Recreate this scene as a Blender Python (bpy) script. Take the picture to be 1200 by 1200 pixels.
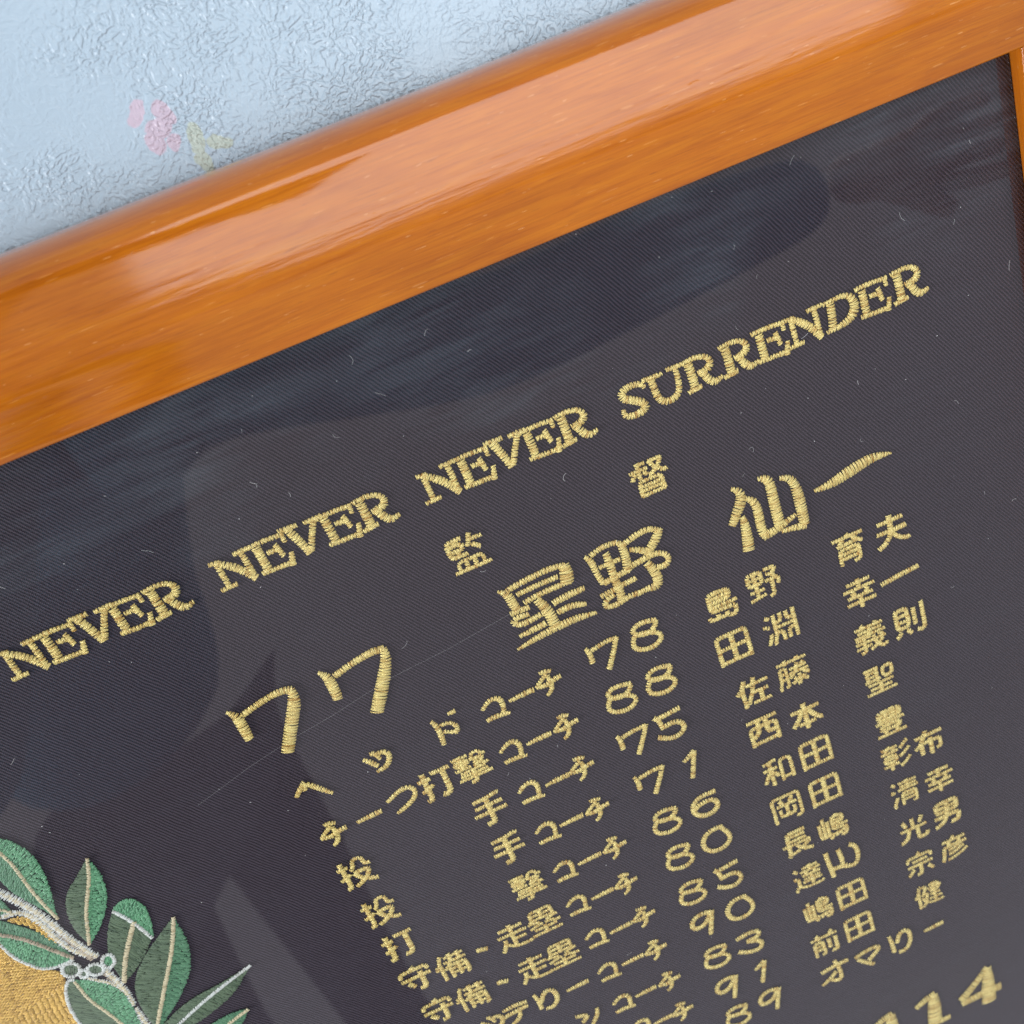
import bpy, math
import numpy as np
from mathutils import Matrix, Vector

for o in list(bpy.data.objects):
    bpy.data.objects.remove(o)
SC = bpy.context.scene
COL = SC.collection
S = 0.0005            # metres per cloth unit (half a millimetre)
H0 = 1.45             # height of the cloth origin above the floor
rng = np.random.default_rng(7)


def W(u, v, h):
    """cloth units (right, down, out of the wall) -> world metres"""
    return Vector((u * S, -h * S, H0 - v * S))


# ------------------------------------------------------------------ camera
cam_d = bpy.data.cameras.new('camera')
cam = bpy.data.objects.new('camera', cam_d)
COL.objects.link(cam)
SC.camera = cam
rows = [(0.91623771, 0.33042632, -0.22655442), (-0.39400322, 0.8456292, -0.36010097), (0.07259419, 0.41920126, 0.9049864)]
ax = [Vector((a, c, -b)) for a, b, c in rows]           # right, down, forward in world axes
M = Matrix((ax[0], -ax[1], -ax[2])).transposed().to_4x4()
M.translation = W(200.86, -174.16, 420.15)
cam.matrix_world = M
cam_d.sensor_width = 36.0
cam_d.lens = 34.65
cam_d.clip_start = 0.005
cam_d.clip_end = 50.0
cam_d.dof.use_dof = True
cam_d.dof.focus_distance = 0.238
cam_d.dof.aperture_fstop = 20.0

# ------------------------------------------------------------------ world, lamps, exposure
world = bpy.data.worlds.new("World")
SC.world = world
world.use_nodes = True
bg = world.node_tree.nodes['Background']
bg.inputs['Color'].default_value = (0.95, 0.96, 1.0, 1)
bg.inputs['Strength'].default_value = 0.52


def area(name, loc, target, sx, sy, power, col):
    d = bpy.data.lights.new(name, 'AREA')
    d.shape = 'RECTANGLE'; d.size = sx; d.size_y = sy; d.energy = power; d.color = col
    o = bpy.data.objects.new(name, d); COL.objects.link(o)
    o.location = loc
    o.rotation_euler = (Vector(target) - Vector(loc)).to_track_quat('-Z', 'Z').to_euler()
    return o


CZ = H0 + 174.16 * S
area('window_light', (0.63, -2.1, CZ + 0.76), (0.63, 0.0, CZ + 0.76), 1.84, 2.25, 45.0, (0.92, 0.965, 1.0))
area('added_side_light', (-1.2, -0.50, CZ - 0.15), (0.1, 0.0, CZ - 0.05), 0.35, 0.5, 17.0, (0.95, 0.97, 1.0))  # unseen lamp added low at the left to bring out the wall relief
vs = SC.view_settings
SC.display_settings.display_device = 'sRGB'
vs.view_transform = 'Standard'
vs.look = 'None'
vs.exposure = 0.0
vs.gamma = 1.0
SC.render.engine = 'CYCLES'
SC.cycles.max_bounces = 8
SC.cycles.transparent_max_bounces = 12
SC.render.resolution_x = SC.render.resolution_y = 1024

DATA = {
    'G': {
        'N': [[[2.8, -13.8, 2.4], [3, -7.7, 2.6], [3.3, -1, 2.4]], [[-0.3, -0.7, 1.9], [6.7, -0.9, 1.9]], [[14.7, -15, 2.3], [15.3, -8.7, 2.8], [15.2, -1.3, 2.8]], [[11.6, -14.6, 2], [18.7, -14.8, 2]], [[0, -14.5, 1.2], [4.2, -13.9, 2.2]], [[3.3, -13.9, 2.5], [8, -10.3, 3.5], [12, -6, 3.5], [15.8, -0, 3.3]]],
        'E': [[[1.8, -13.1, 3.7], [2.1, -7, 3.7], [2.3, -1.4, 3.8]], [[-0.6, -0.6, 2.2], [6.6, -0.2, 2.2], [13.7, -0.1, 2.2]], [[13.3, 1.1, 2.7], [14.9, -4.8, 2]], [[5.5, -8.9, 2.2], [10.9, -8.6, 2.2]], [[10, -11.1, 2.3], [11.2, -4.9, 2.3]], [[-1.5, -14.8, 2.1], [6.1, -15.2, 2.1], [14.8, -14.5, 2.1]], [[14.4, -14.9, 2], [14.4, -11, 1.5]]],
        'V': [[[-5.2, -15.4, 3.7], [-2.6, -8.2, 3.6], [-0.6, -1, 3.1]], [[7.4, -15.4, 2.7], [4, -9.1, 2.7], [0.4, -1.8, 2.9]], [[-8.8, -16.4, 2.1], [-0.6, -16, 2.1]], [[2.9, -15.2, 2.1], [10.9, -15.4, 2.1]]],
        'R': [[[3.1, -13.7, 4], [3.6, -6.2, 4], [3.6, -0.1, 4]], [[-0.2, -0.2, 2.2], [6.6, -0.9, 2.2]], [[7.9, -8.2, 2.9], [11.2, -1.9, 3.8], [13.8, -0.1, 3], [17.4, -1.3, 1.6]], [[0.3, -14.8, 2.1], [6.4, -15.5, 2.2], [11.8, -14.4, 2.3], [14.3, -10.9, 3.2], [12, -7.6, 3.6], [6.8, -7.4, 2.5]]],
        'S': [[[11.9, -11.7, 1.7], [11.3, -13.9, 2.4], [6.2, -15.1, 2.9], [0.8, -13.9, 3.4], [0.4, -10.4, 3.4], [6, -7.4, 3.6], [10.4, -4, 3.5], [9.5, -1, 3.7], [3.4, -0.3, 3.1], [-0.9, -1.8, 2.4], [-0.7, -5, 1.8]]],
        'U': [[[-1.8, -13.7, 3.2], [-1.3, -7, 3.4], [-0.9, -3.2, 3.3], [1.9, -0.3, 2.9], [6.6, 0, 3.1], [10, -2.9, 2.9], [10.7, -7.7, 2.5], [10.8, -14.2, 2.3]], [[-5.7, -14.5, 1.9], [3.7, -14.2, 1.9]], [[6.5, -14.9, 1.9], [15, -14.6, 2]]],
        'D': [[[3.4, -13.9, 3.8], [3.2, -7.9, 3.8], [2.4, -2.5, 3.9]], [[-0.3, -14.8, 1.9], [5.8, -15.5, 2], [11.4, -15.4, 2.3], [14.9, -12.4, 3.7], [15, -6.4, 4.8], [11, -2.6, 3.7], [4.6, -1.4, 2.4], [-0.8, -1, 2.1]]],
        'H1': [[[-17.5, -15.9, 1.3], [-13.9, -12.9, 3.9], [-13.1, -6.1, 4.4], [-12.3, -2.4, 3.5]], [[-13.3, -14.7, 2.7], [-0.4, -16.3, 2.7], [11.9, -16.4, 2.7], [17.1, -14.9, 2.7]], [[-9.6, -10.5, 2.4], [0.5, -10.9, 2.4], [11.9, -10.7, 2.4]], [[-7.5, -4.6, 2.6], [0.5, -5.6, 2.6], [9.2, -5.7, 2.6], [17.2, -5.4, 2.6]], [[17.2, -15.2, 4.4], [16.7, -10.7, 6.4], [15.6, -5.4, 5.9]], [[-6.6, -1.2, 2.6], [-11.4, -1.8, 2.6], [-15.9, -1.9, 2.6]], [[-8.1, 2.3, 2.4], [-14.4, 1.4, 2.8], [-17.2, 3.2, 2.5], [-13.8, 6.3, 2.8], [-8.5, 6.2, 2.8], [-1.6, 5.2, 2.6]], [[5.5, 2.2, 3], [14.5, 1.2, 3.6], [22.2, 1.3, 2.6]], [[-15.9, 11.9, 1.8], [-9.4, 11.5, 3.1], [-1.9, 10.9, 2.9]], [[6.3, 8.1, 2.9], [13.3, 7.5, 3.2], [20.4, 10.2, 2.2]], [[-19.2, 18.5, 1.4], [-9.3, 16.8, 2.9], [0.7, 15.8, 3.7], [13.6, 15.3, 3.7], [23.8, 17.2, 1.6]], [[-1.6, -3.6, 3.5], [1.8, 4.5, 5.1], [2.4, 15.2, 5]]],
        'H2': [[[-18.9, -15, 1.8], [-16.6, -11.5, 3.1], [-16.2, -4.5, 2.8], [-14.7, 2.9, 2.7]], [[-13.7, -6.2, 2.2], [-8.8, -6.2, 2.2], [-3.1, -6.1, 2.2]], [[-14.2, 2.7, 2.9], [-7.6, 2, 2.9], [-0.6, 1.4, 2.9]], [[-15.8, -14.3, 2.5], [-9.4, -16.4, 2.5], [-1.9, -15.7, 2.4], [0.6, -13.1, 2.3]], [[-0.2, -13.7, 3], [0.4, -7.1, 4], [-0.7, 1.4, 4]], [[-8.6, -12.4, 3], [-8.3, -4.9, 3.8], [-8.8, 2.3, 3.6], [-7.9, 9.2, 3.8], [-8.5, 14.6, 4]], [[-17.8, 9.5, 2.7], [-10.7, 8.6, 2.7], [1.6, 7.6, 2.7]], [[-11.5, 11.3, 2.7], [-16.7, 12.6, 2.7], [-18.1, 15.7, 2.4], [-12.6, 17.6, 2.7], [-4, 15.5, 2.7], [2.8, 16.4, 2.7]], [[1.3, -13, 2.8], [9.5, -15.3, 2.8], [16.3, -15.5, 2.7], [20.3, -12.1, 2.6]], [[20.5, -12.8, 3.5], [17.4, -8, 4.8], [12.4, -4.1, 4.1]], [[3.5, -8.6, 2.1], [9.5, -5.8, 3.2], [13, -1.3, 2.7]], [[1.6, 0, 2.9], [6.9, -0.6, 2.9], [14, -1.5, 2.8], [19.3, 0.6, 2.6], [21.2, 4.9, 2.6], [18.1, 7.9, 2.9], [14, 6.6, 2.8]], [[9.5, 2, 3.5], [12, 8.5, 4.6], [12.3, 14.7, 4.7], [10.5, 16.8, 4.4], [5.7, 16.1, 2.9], [1.5, 16.2, 2.1]]],
        'H3': [[[-13.1, -3.1, 2.4], [-12.9, 4.4, 4.9], [-14.4, 16.5, 5.7]], [[-14.7, -20.2, 1.7], [-10.8, -17.1, 4], [-11.8, -11.2, 5.4], [-15.2, -6.8, 4.9], [-19.4, -0.9, 3.8]], [[-0.2, -19.5, 2], [5, -17.4, 4.3], [4.5, -6.9, 5.1], [4.5, 9.3, 5.2]], [[-8.9, -11.7, 2.3], [-5.1, -8.8, 3.9], [-4.6, -2, 4.5], [-5.3, 9.4, 4.3], [-4, 13.1, 3.5]], [[-5.1, 12.3, 4.5], [3, 11.8, 3.8], [13.7, 8.2, 2.3]], [[10.7, -14.9, 2], [16.4, -12.6, 3.8], [17.8, -1.8, 5.3], [17.5, 9.2, 5.3], [17.6, 15.1, 4.6]], [[17.6, 16.3, 3.7], [12.1, 15, 3.1], [4.9, 14.4, 1.9]]],
        'H4': [[[-19.4, 1.7, 1.7], [-13.9, 1.9, 3.3], [-7.5, 1.2, 4.9], [1.9, -1, 5.9], [14.8, -3, 4.6], [24.1, -0.8, 1.1]]],
        'B7a': [[[-10.2, -3.9, 2.8], [0.5, -6.6, 2.8], [10.6, -7.8, 3.1], [15.4, -6, 3.8]], [[-16.2, -8.7, 1.3], [-13.1, -4.8, 4.1], [-13, 2.3, 4.9], [-13.4, 9.3, 3.9]], [[15.6, -6.4, 2.9], [14.8, -0.5, 5.3], [9.4, 8.4, 5.8], [-0.4, 24.8, 5.5]]],
        'B7b': [[[-10.3, -3.7, 2.9], [0.6, -6.4, 3], [11.8, -7.8, 3.4], [16.1, -6.6, 3.9]], [[-16.5, -8.8, 1.5], [-13.6, -5.1, 4.2], [-13.6, 2.2, 4.9], [-14, 8.8, 4]], [[16.1, -7, 3], [15.5, -1.2, 4.7], [8.1, 11.5, 6.1], [-0.2, 24.1, 5.7]]],
        '8': [[[6.8, -5.9, 2.6], [-0.1, -8, 2.7], [-6.4, -6.4, 2.6], [-6.3, -2.6, 2.5], [0.4, 0.2, 2.7], [5.7, -2.3, 2.7], [6.7, -5.5, 2.5]], [[-6.1, -2.2, 2.7], [2.3, -0.9, 2.6], [7.3, 2.8, 2.3], [6.4, 6.9, 2.7], [-0.2, 9.1, 2.8], [-8, 6.1, 2.5], [-8.4, 1.3, 2.4], [-6.2, -1.8, 2.6]]],
        '7': [[[-7.3, -5.7, 1.5], [-6.1, -2.5, 2.7], [-6.4, 3.4, 2.8]], [[-4.5, -3.7, 2.4], [3, -5.1, 2.4], [9.1, -4.8, 2.4]], [[9.5, -5.2, 2.4], [5.9, 1.9, 2.8], [0.7, 10.6, 3.3]]],
        '5': [[[-5.4, -6, 3.5], [6.8, -7.1, 3.5]], [[-7.7, -7.8, 2.8], [-5.7, -4.8, 2.6], [-4.9, 0.9, 2.5]], [[-5.7, 0.4, 3.5], [3.7, -0.5, 3.4], [7.5, 5.5, 2.7], [2.6, 9.9, 3.5], [-3.8, 8.9, 3.4], [-8.9, 5.2, 3.2]]],
        '6': [[[7.5, -5.2, 3.2], [-2.4, -5.9, 3.2], [-8.5, -0.7, 2.7], [-6.1, 7.4, 2.8], [2.1, 9.6, 3.2], [8, 5.1, 2.7], [5, -1, 3], [-3.9, -0.6, 3.2], [-7.1, 2.1, 3.1]]],
        '0': [[[4.7, -7.1, 2.7], [9, 0.9, 2.6], [6.3, 7.3, 3.5], [-1.8, 9, 3.5], [-8.1, 4.5, 2.8], [-8.1, -3, 3], [-2.6, -8, 3.5], [5.4, -7.2, 3.4]]],
        '9': [[[7.4, -4.5, 3.5], [-0.6, -6.5, 3.6], [-6.5, -1.8, 3], [-5.1, 4.4, 3.4], [2, 3.6, 3.5], [7, -3.2, 3.3]], [[8.3, -5.2, 3.2], [3.1, 12, 3.5]]],
        '3': [[[-7.7, -5.9, 3.4], [1.1, -7.2, 3.4], [7.7, -5.4, 2.7], [5.3, -0.6, 3.4], [-2.2, -1, 3.4]], [[-1.3, -0.8, 3.6], [7.3, 3.1, 3], [5.4, 9.5, 3.8], [-2.9, 8.5, 3.7], [-9.2, 4.1, 3.5]]],
        '1': [[[-2.9, -3.7, 2.1], [0.2, -5.4, 2.7], [4.2, -8, 3]], [[4.2, -8, 2.6], [-1.1, 8.5, 3.2]]],
        'コ': [[[-6.2, -2.4, 1.4], [-2.3, -5.8, 2.5], [2.7, -5.9, 2.8], [4.4, -2.2, 2.6], [3.3, 4, 2.4]], [[-6.3, 4.9, 2.3], [-0.9, 4.4, 3.4], [5.5, 5.8, 1.6]]],
        'ー': [[[-6.8, 0.4, 1], [-0.2, -0.1, 2.9], [6.5, -0.2, 2.9]]],
        'チ': [[[-2.5, -6.6, 1.5], [-0.1, -6.5, 3.1], [2.9, -5.5, 2]], [[0.2, -4.6, 2.5], [-4.7, -1.6, 2], [-6.8, 0.4, 1.5]], [[-6.8, 0.4, 1.5], [-1.5, 1.5, 2.9], [2.4, -0.1, 2.9], [6.8, -0.4, 2.6]], [[0.7, -3.3, 2], [1, 2.5, 2.7], [-0.1, 5.9, 2.4], [-2.9, 7.5, 1.3]]],
        'ド': [[[-5.5, -6.8, 1.4], [-4.2, -3.7, 2.6], [-3.8, 1.9, 3], [-4.5, 8.5, 2.4]], [[-1.6, -2.6, 2], [1.6, -2.8, 1.8], [4.4, -0.5, 1.9], [5.4, 2.9, 2.4], [3.7, 4.9, 2.9], [1.1, 3.2, 1.8], [-1.8, 1.6, 1.3]], [[3.9, -7.5, 1.3], [5.8, -7.1, 2.3], [7.5, -7.6, 1.8]]],
        'フ': [[[-7.3, -2.5, 1.9], [-0.3, -5.7, 2.5], [5.3, -6.4, 2.7], [8.1, -2.6, 2.3], [6.2, 1.9, 2.5], [0.6, 4.8, 2.7], [-5.2, 6.6, 1.8]]],
        'テ': [[[-6.2, -3.7, 1.8], [1, -4.8, 2.8], [8.4, -3.2, 2.3]], [[-6.9, 0.8, 2.6], [0.7, -0, 3.2], [8, -0.1, 2.3]], [[2.7, 0.3, 1.9], [1.8, 4.7, 2.7], [-1.4, 7.6, 3.2], [-4.5, 8.5, 1.8]]],
        'リ': [[[-6.7, -6.5, 1.4], [-5.3, -1.6, 2.5], [-5.7, 6.2, 2.5]], [[-4.1, 1.2, 2.4], [-1.1, -4.7, 2.7], [3.5, -6, 3.3], [5.9, -1, 2.8], [5.1, 5.4, 3.2], [1.1, 8.8, 3.4], [-3.1, 7.9, 2.2]]],
        'オ': [[[-7.8, -3.5, 2.9], [1.1, -5.1, 3.7], [10.4, -4.8, 3.1]], [[2.1, -9.7, 2.5], [4.1, -1, 2.5], [4.2, 7.6, 3.4], [1.2, 8.8, 3.5], [-2.9, 6.1, 2.3]], [[1.1, 0.2, 3], [-4, 4.3, 3.5], [-9.7, 6.9, 2.1]]],
        'マ': [[[-7.6, 0.9, 2.4], [-3.1, 5.9, 3.9], [1.8, 10.7, 2.7]], [[-0.2, 5.1, 3.1], [8.3, -0.4, 3.4], [7, -3.8, 3.4], [-0.4, -3.9, 3.5], [-8.9, -2.1, 3.8]]],
        'リ2': [[[-7.3, -7.8, 1.8], [-6.2, -0.3, 3], [-6.2, 7.1, 3.2]], [[-2.7, -0.2, 3.1], [-0.3, -6.9, 3.4], [5.1, -8.2, 3.5], [7.3, -1.1, 3.8], [5, 6.9, 4.9], [0.5, 10.3, 4.5], [-2.9, 9.2, 2.9]]],
        'ヘ': [[[-9.8, 0.3, 1.8], [-6, -3.4, 2.9], [-3, -5.4, 2.9]], [[-4.4, -1.4, 1.5], [-3, -5.4, 2.8], [1.5, 0.3, 2.9], [6.5, 6.7, 1.6]]],
        'ッ': [[[-5.7, -3.7, 1.6], [-3.1, -0.7, 2.8], [-0.8, 2.8, 2.5]], [[-1.4, -5.6, 2.1], [1.1, -4.7, 3], [1.9, -0.5, 1.8]], [[2.7, -4.3, 2.3], [6.5, -3.3, 2.6], [6.8, 1.1, 2.7], [2.9, 5.3, 2.7], [-2, 5.8, 1.9]]],
        '・': [[[-2.6, -0.2, 3.3], [-0, 0, 5.5], [2.8, 0.9, 2.9]]],
        'ン': [[[-6.2, -3.8, 2.4], [-2.3, -2.6, 4], [0.9, -0.4, 2.5], [-3.7, 2.6, 3.6]], [[7.2, -3.3, 1.9], [6.1, 2.1, 3.1], [1.5, 7.3, 2.5]]],
        '川': [[[-9.3, -10.8, 2.9], [-8.7, -0.2, 3.5], [-7.7, 9.8, 3.2]], [[-1.2, -9.6, 2.9], [0.1, -0.5, 3], [-0.9, 5.5, 3]], [[6.4, -9.7, 3.8], [10.4, -6.4, 3.4], [10.4, 2.9, 4], [7.3, 8.5, 4.5], [1, 5.7, 3.5]], [[-8.2, 3.9, 3.3], [1.7, 5.7, 3.3]]],
        'L1': [[[2.6, -12.8, 6.1], [-4.5, -12.2, 4.9], [-12.2, -8.3, 3.7]], [[1.5, -13.6, 5.4], [0.4, -2.2, 9.2], [-1.7, 15, 9.4]], [[-5.9, 13.4, 3.7], [1.9, 15, 3.8], [9.3, 15, 3.8]]],
        'L4': [[[6.6, -14.9, 4.8], [-2.7, -5.5, 4.9], [-16, 5.2, 6.2]], [[-16.6, 9.1, 4.3], [-2.1, 8.4, 5.8], [13, 9.3, 6.3]], [[6.6, -14.9, 4.8], [4.8, 0.8, 9.1], [3.1, 18.7, 9.6]]],
        '一s': [[[-11.2, 0.9, 2.6], [0, -0.3, 4.9], [11, -1, 2.6]]],
    },
    'K': {
        '島': [[[42, 3], [-33, 3]], [[-8, -39], [-6, -46]], [[-17, 39], [-17, 26]], [[26, -24], [-33, -24]], [[9, 29], [9, 39]], [[-43, 29], [-42, 39], [9, 39]], [[-33, -11], [25, -11], [26, -37], [-8, -39], [-33, -38], [-32, 16], [37, 17], [36, 31], [33, 43], [27, 46], [20, 46], [16, 43]]],
        '野': [[[33, -9], [32, -15], [27, -19], [26, -23]], [[12, -28], [26, -23]], [[10, 42], [22, 40], [23, -8]], [[26, -23], [37, -35], [39, -42], [8, -43]], [[-4, -26], [-43, -26]], [[-4, 12], [-42, 12]], [[-24, -43], [-4, -43], [-4, -7], [-43, -7], [-43, -43], [-24, -43]], [[-24, -43], [-24, 34]], [[6, -9], [42, -9], [42, 0], [39, 10]], [[-1, 31], [-46, 38]]],
        '育': [[[-29, 28], [29, 28]], [[-2, -46], [1, -36]], [[16, -36], [16, -29]], [[16, -29], [22, -24], [24, -18]], [[-29, 13], [29, 13]], [[-28, -16], [-25, -22], [-17, -28], [-15, -34]], [[10, 46], [28, 44], [28, -1], [-29, -1], [-29, 45]], [[-44, -36], [43, -36]], [[-33, -14], [-28, -16], [-15, -15], [27, -18], [38, -11]]],
        '夫': [[[36, -29], [-36, -29]], [[-2, 6], [-1, -45]], [[-44, 44], [-28, 37], [-19, 30], [-10, 20], [0, 1], [41, 1]], [[48, 41], [41, 43], [19, 32], [8, 21], [-4, 1], [-43, 1]]],
        '田': [[[43, -5], [-44, -5]], [[-1, 38], [-1, -46]], [[-44, 38], [43, 38]], [[-44, 45], [-44, -46], [43, -46], [43, 44]]],
        '淵': [[[-38, -45], [-28, -39]], [[-14, -19], [6, -20], [6, -45]], [[-31, 11], [-30, 15], [-41, 42]], [[23, 43], [23, 14], [44, 13]], [[-14, 13], [6, 14], [6, 43]], [[44, -19], [23, -20], [23, -44]], [[-46, -16], [-42, -16], [-31, -10]], [[-14, -3], [44, -3]], [[44, 45], [44, -46]], [[-22, 48], [-23, 42], [-19, 34], [-14, 14], [-14, -46]]],
        '幸': [[[-20, -1], [-15, 2]], [[18, 7], [19, -2], [24, -8]], [[-1, -46], [-1, -16]], [[-34, -36], [33, -36]], [[-1, 8], [-1, 45]], [[-43, 28], [41, 28]], [[45, -16], [-46, -16]], [[-38, 8], [36, 8]], [[-21, -16], [-23, -8], [-20, -1], [-21, 8]]],
        '佐': [[[-32, -18], [-39, -13], [-46, -3]], [[21, 41], [21, 4]], [[43, 4], [3, 4], [-2, 2]], [[46, 41], [-5, 41]], [[46, -24], [-17, -24]], [[-31, 44], [-32, -19], [-21, -44]], [[-20, 36], [-19, 30], [-2, 2], [2, -22], [5, -24], [8, -44]]],
        '藤': [[[-11, 18], [1, 8], [2, 2]], [[-8, 39], [4, 34], [5, 31]], [[29, 2], [30, 8], [35, 13], [45, 18]], [[-39, 16], [-20, 16]], [[18, -38], [18, -46]], [[-20, -4], [-39, -4]], [[26, 30], [28, 33], [38, 39]], [[26, 30], [31, 23]], [[34, -24], [29, -18]], [[30, -12], [29, -18]], [[16, 13], [16, 42], [13, 45], [8, 45]], [[-44, -38], [43, -38]], [[-19, -46], [-19, -33]], [[8, 1], [15, -25]], [[-8, -12], [41, -12]], [[-44, 47], [-46, 42], [-42, 32], [-39, 16], [-39, -22], [-20, -22], [-20, 40], [-21, 44], [-28, 44]], [[26, 30], [16, 29], [6, 31], [6, 28], [4, 31], [4, 28], [1, 22]], [[44, 2], [-11, 2]]],
        '義': [[[-22, -46], [-18, -36]], [[21, -46], [17, -36]], [[23, 0], [26, -1], [38, 6]], [[-1, -35], [-1, -10]], [[-36, -22], [34, -22]], [[-22, 2], [-22, 43], [-26, 46], [-36, 46]], [[44, 14], [-46, 14]], [[-2, 27], [-46, 30]], [[45, 38], [42, 45], [36, 46], [27, 42], [21, 34], [17, 33], [11, 15], [9, 14], [8, 0]], [[36, 22], [33, 23], [21, 34], [-4, 45]], [[-46, -9], [44, -9]], [[-41, -36], [39, -36]], [[-44, 2], [-22, 2], [-8, -2], [-2, 0]]],
        '則': [[[17, 18], [17, -35]], [[-39, -24], [-3, -24]], [[-39, -3], [-3, -3]], [[44, -46], [44, 42], [39, 45], [30, 46], [22, 42]], [[-1, 43], [-7, 32], [-11, 29]], [[-46, 44], [-42, 44], [-31, 29]], [[-39, -3], [-39, -44], [-4, -44], [-3, 18], [-38, 18], [-39, -3]]],
        '西': [[[-40, 37], [40, 37]], [[-13, -44], [-13, -12], [-18, 1], [-29, 12], [-40, 12]], [[45, -44], [-46, -44]], [[12, -44], [12, 7], [19, 9], [40, 9]], [[40, 43], [40, -20], [-40, -20], [-40, 43]]],
        '本': [[[47, 25], [42, 25], [26, 9], [11, -14], [10, -23]], [[-43, 25], [-36, 19], [-22, 2], [-12, -16], [-11, -23]], [[-26, 25], [24, 25]], [[-1, 44], [-1, -45]], [[-43, -23], [42, -23]]],
        '聖': [[[-8, -31], [-37, -31]], [[-8, -18], [-37, -18]], [[31, -40], [11, -39], [11, -6], [40, -7], [40, -39], [31, -40]], [[-37, -4], [-37, -44]], [[-34, 27], [32, 27]], [[-1, 11], [-1, 42]], [[-39, 11], [38, 11]], [[-8, -44], [-8, 1]], [[-1, -6], [-46, -3]], [[-47, 43], [46, 43]], [[-2, -44], [-45, -44]]],
        '和': [[[44, 32], [11, 32]], [[-44, 29], [-28, -1], [-21, -4]], [[44, 39], [44, -37], [12, -38], [11, 40]], [[-20, -41], [-20, 45]], [[-1, -15], [-42, -15]], [[-1, -44], [-6, -46], [-22, -41], [-39, -39]], [[-21, -4], [-11, 2], [-2, 13], [-2, 17]]],
        '豊': [[[-45, 0], [44, 0]], [[16, 46], [19, 36], [18, 28]], [[-19, 28], [-18, 46]], [[11, -12], [11, -46]], [[-13, -12], [-13, -46]], [[-36, -26], [35, -26]], [[18, 28], [30, 28], [29, 12], [-32, 12], [-31, 28], [18, 28]], [[35, -26], [34, -12], [-36, -12], [-34, -39], [34, -39], [35, -26]], [[46, 46], [-47, 46]]],
        '岡': [[[11, -16], [19, -36], [22, -37]], [[-44, 45], [-44, -46], [43, -46], [42, 42], [34, 45], [27, 45], [24, 43]], [[-20, -35], [-15, -24]], [[-1, -15], [-1, 28]], [[-24, 1], [-24, 28], [22, 28], [22, 1]], [[30, -15], [-31, -15]]],
        '彰': [[[-21, -46], [-19, -38]], [[44, -16], [19, 4], [12, 5]], [[42, 18], [26, 34], [13, 42], [10, 42]], [[17, -24], [26, -31], [38, -43], [43, -44]], [[-30, -21], [-30, -38]], [[0, 3], [-38, 3]], [[-19, 46], [-19, 17]], [[-44, 29], [4, 29]], [[-19, 17], [-38, 14], [-38, -9], [-1, -9], [0, 15], [-19, 17]], [[7, -21], [-47, -21]], [[-43, -38], [5, -38]], [[-8, -21], [-6, -31], [-6, -38]]],
        '布': [[[-6, -46], [-11, -30]], [[6, -16], [6, 45]], [[-42, -30], [45, -30]], [[-44, 12], [-26, -2], [38, -2], [38, 32], [34, 34], [24, 34]], [[-25, 35], [-26, -2], [-24, -9], [-16, -22], [-15, -29]]],
        '長': [[[-27, -29], [29, -29]], [[15, 26], [16, 31], [22, 34], [44, 41]], [[15, 26], [10, 25], [4, 18], [-1, 11], [-2, 4]], [[15, 26], [36, 12], [41, 12]], [[-29, 40], [1, 34], [2, 32]], [[-27, -13], [30, -13]], [[43, 3], [-46, 3]], [[-33, 44], [-29, 39], [-27, -45], [32, -45]]],
        '嶋': [[[16, 25], [19, 36]], [[-32, -46], [-32, 30]], [[-3, 1], [45, 1]], [[4, 26], [6, 40]], [[34, -24], [-3, -24]], [[-19, -29], [-19, 30]], [[12, -38], [14, -46]], [[-15, 44], [-10, 39], [-6, 26]], [[26, 22], [31, 30]], [[-3, -11], [33, -11], [34, -36], [11, -38], [-3, -36], [-3, 12], [41, 14], [40, 33], [37, 44], [31, 46], [24, 46], [21, 44]], [[-46, -28], [-46, 32], [-19, 30]]],
        '清': [[[-44, -14], [-34, -9]], [[-11, 15], [36, 15]], [[-39, 46], [-41, 41], [-28, 14], [-29, 12]], [[-29, -38], [-39, -44]], [[36, 29], [-11, 29]], [[39, -26], [-14, -26]], [[12, -46], [12, -12]], [[-16, -39], [42, -39]], [[-11, 46], [-10, 1], [36, 2], [36, 42], [34, 45], [24, 46]], [[46, -12], [-20, -12]]],
        '達': [[[-46, -2], [-32, -2], [-32, 31]], [[-2, -6], [-4, -24]], [[48, 39], [44, 42], [36, 43], [-3, 43], [-14, 41], [-32, 31]], [[-41, -40], [-31, -29]], [[-45, 47], [-45, 41], [-41, 36], [-32, 31]], [[-13, 8], [39, 8]], [[12, -45], [12, -24]], [[12, 32], [12, -5]], [[-12, -38], [37, -38]], [[-18, 22], [43, 22]], [[-17, -6], [42, -6]], [[44, -24], [-19, -24]], [[28, -24], [25, -6]]],
        '光': [[[-48, 42], [-43, 44], [-32, 38], [-22, 28], [-18, 16], [-15, -4]], [[24, -21], [34, -41]], [[-1, -45], [-1, -5]], [[-33, -40], [-24, -19]], [[14, -4], [14, 43], [18, 45], [39, 45], [44, 41], [46, 30]], [[44, -5], [-44, -5]]],
        '男': [[[13, 43], [16, 45], [32, 45], [36, 43], [41, 31], [42, 11], [-41, 11]], [[39, -27], [-32, -27]], [[-44, 43], [-41, 44], [-28, 40], [-16, 33], [-6, 22], [-3, 12], [0, 11], [1, -7], [3, -8], [3, -46]], [[3, -46], [39, -46], [39, -8], [-32, -8], [-32, -46], [3, -46]]],
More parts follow.
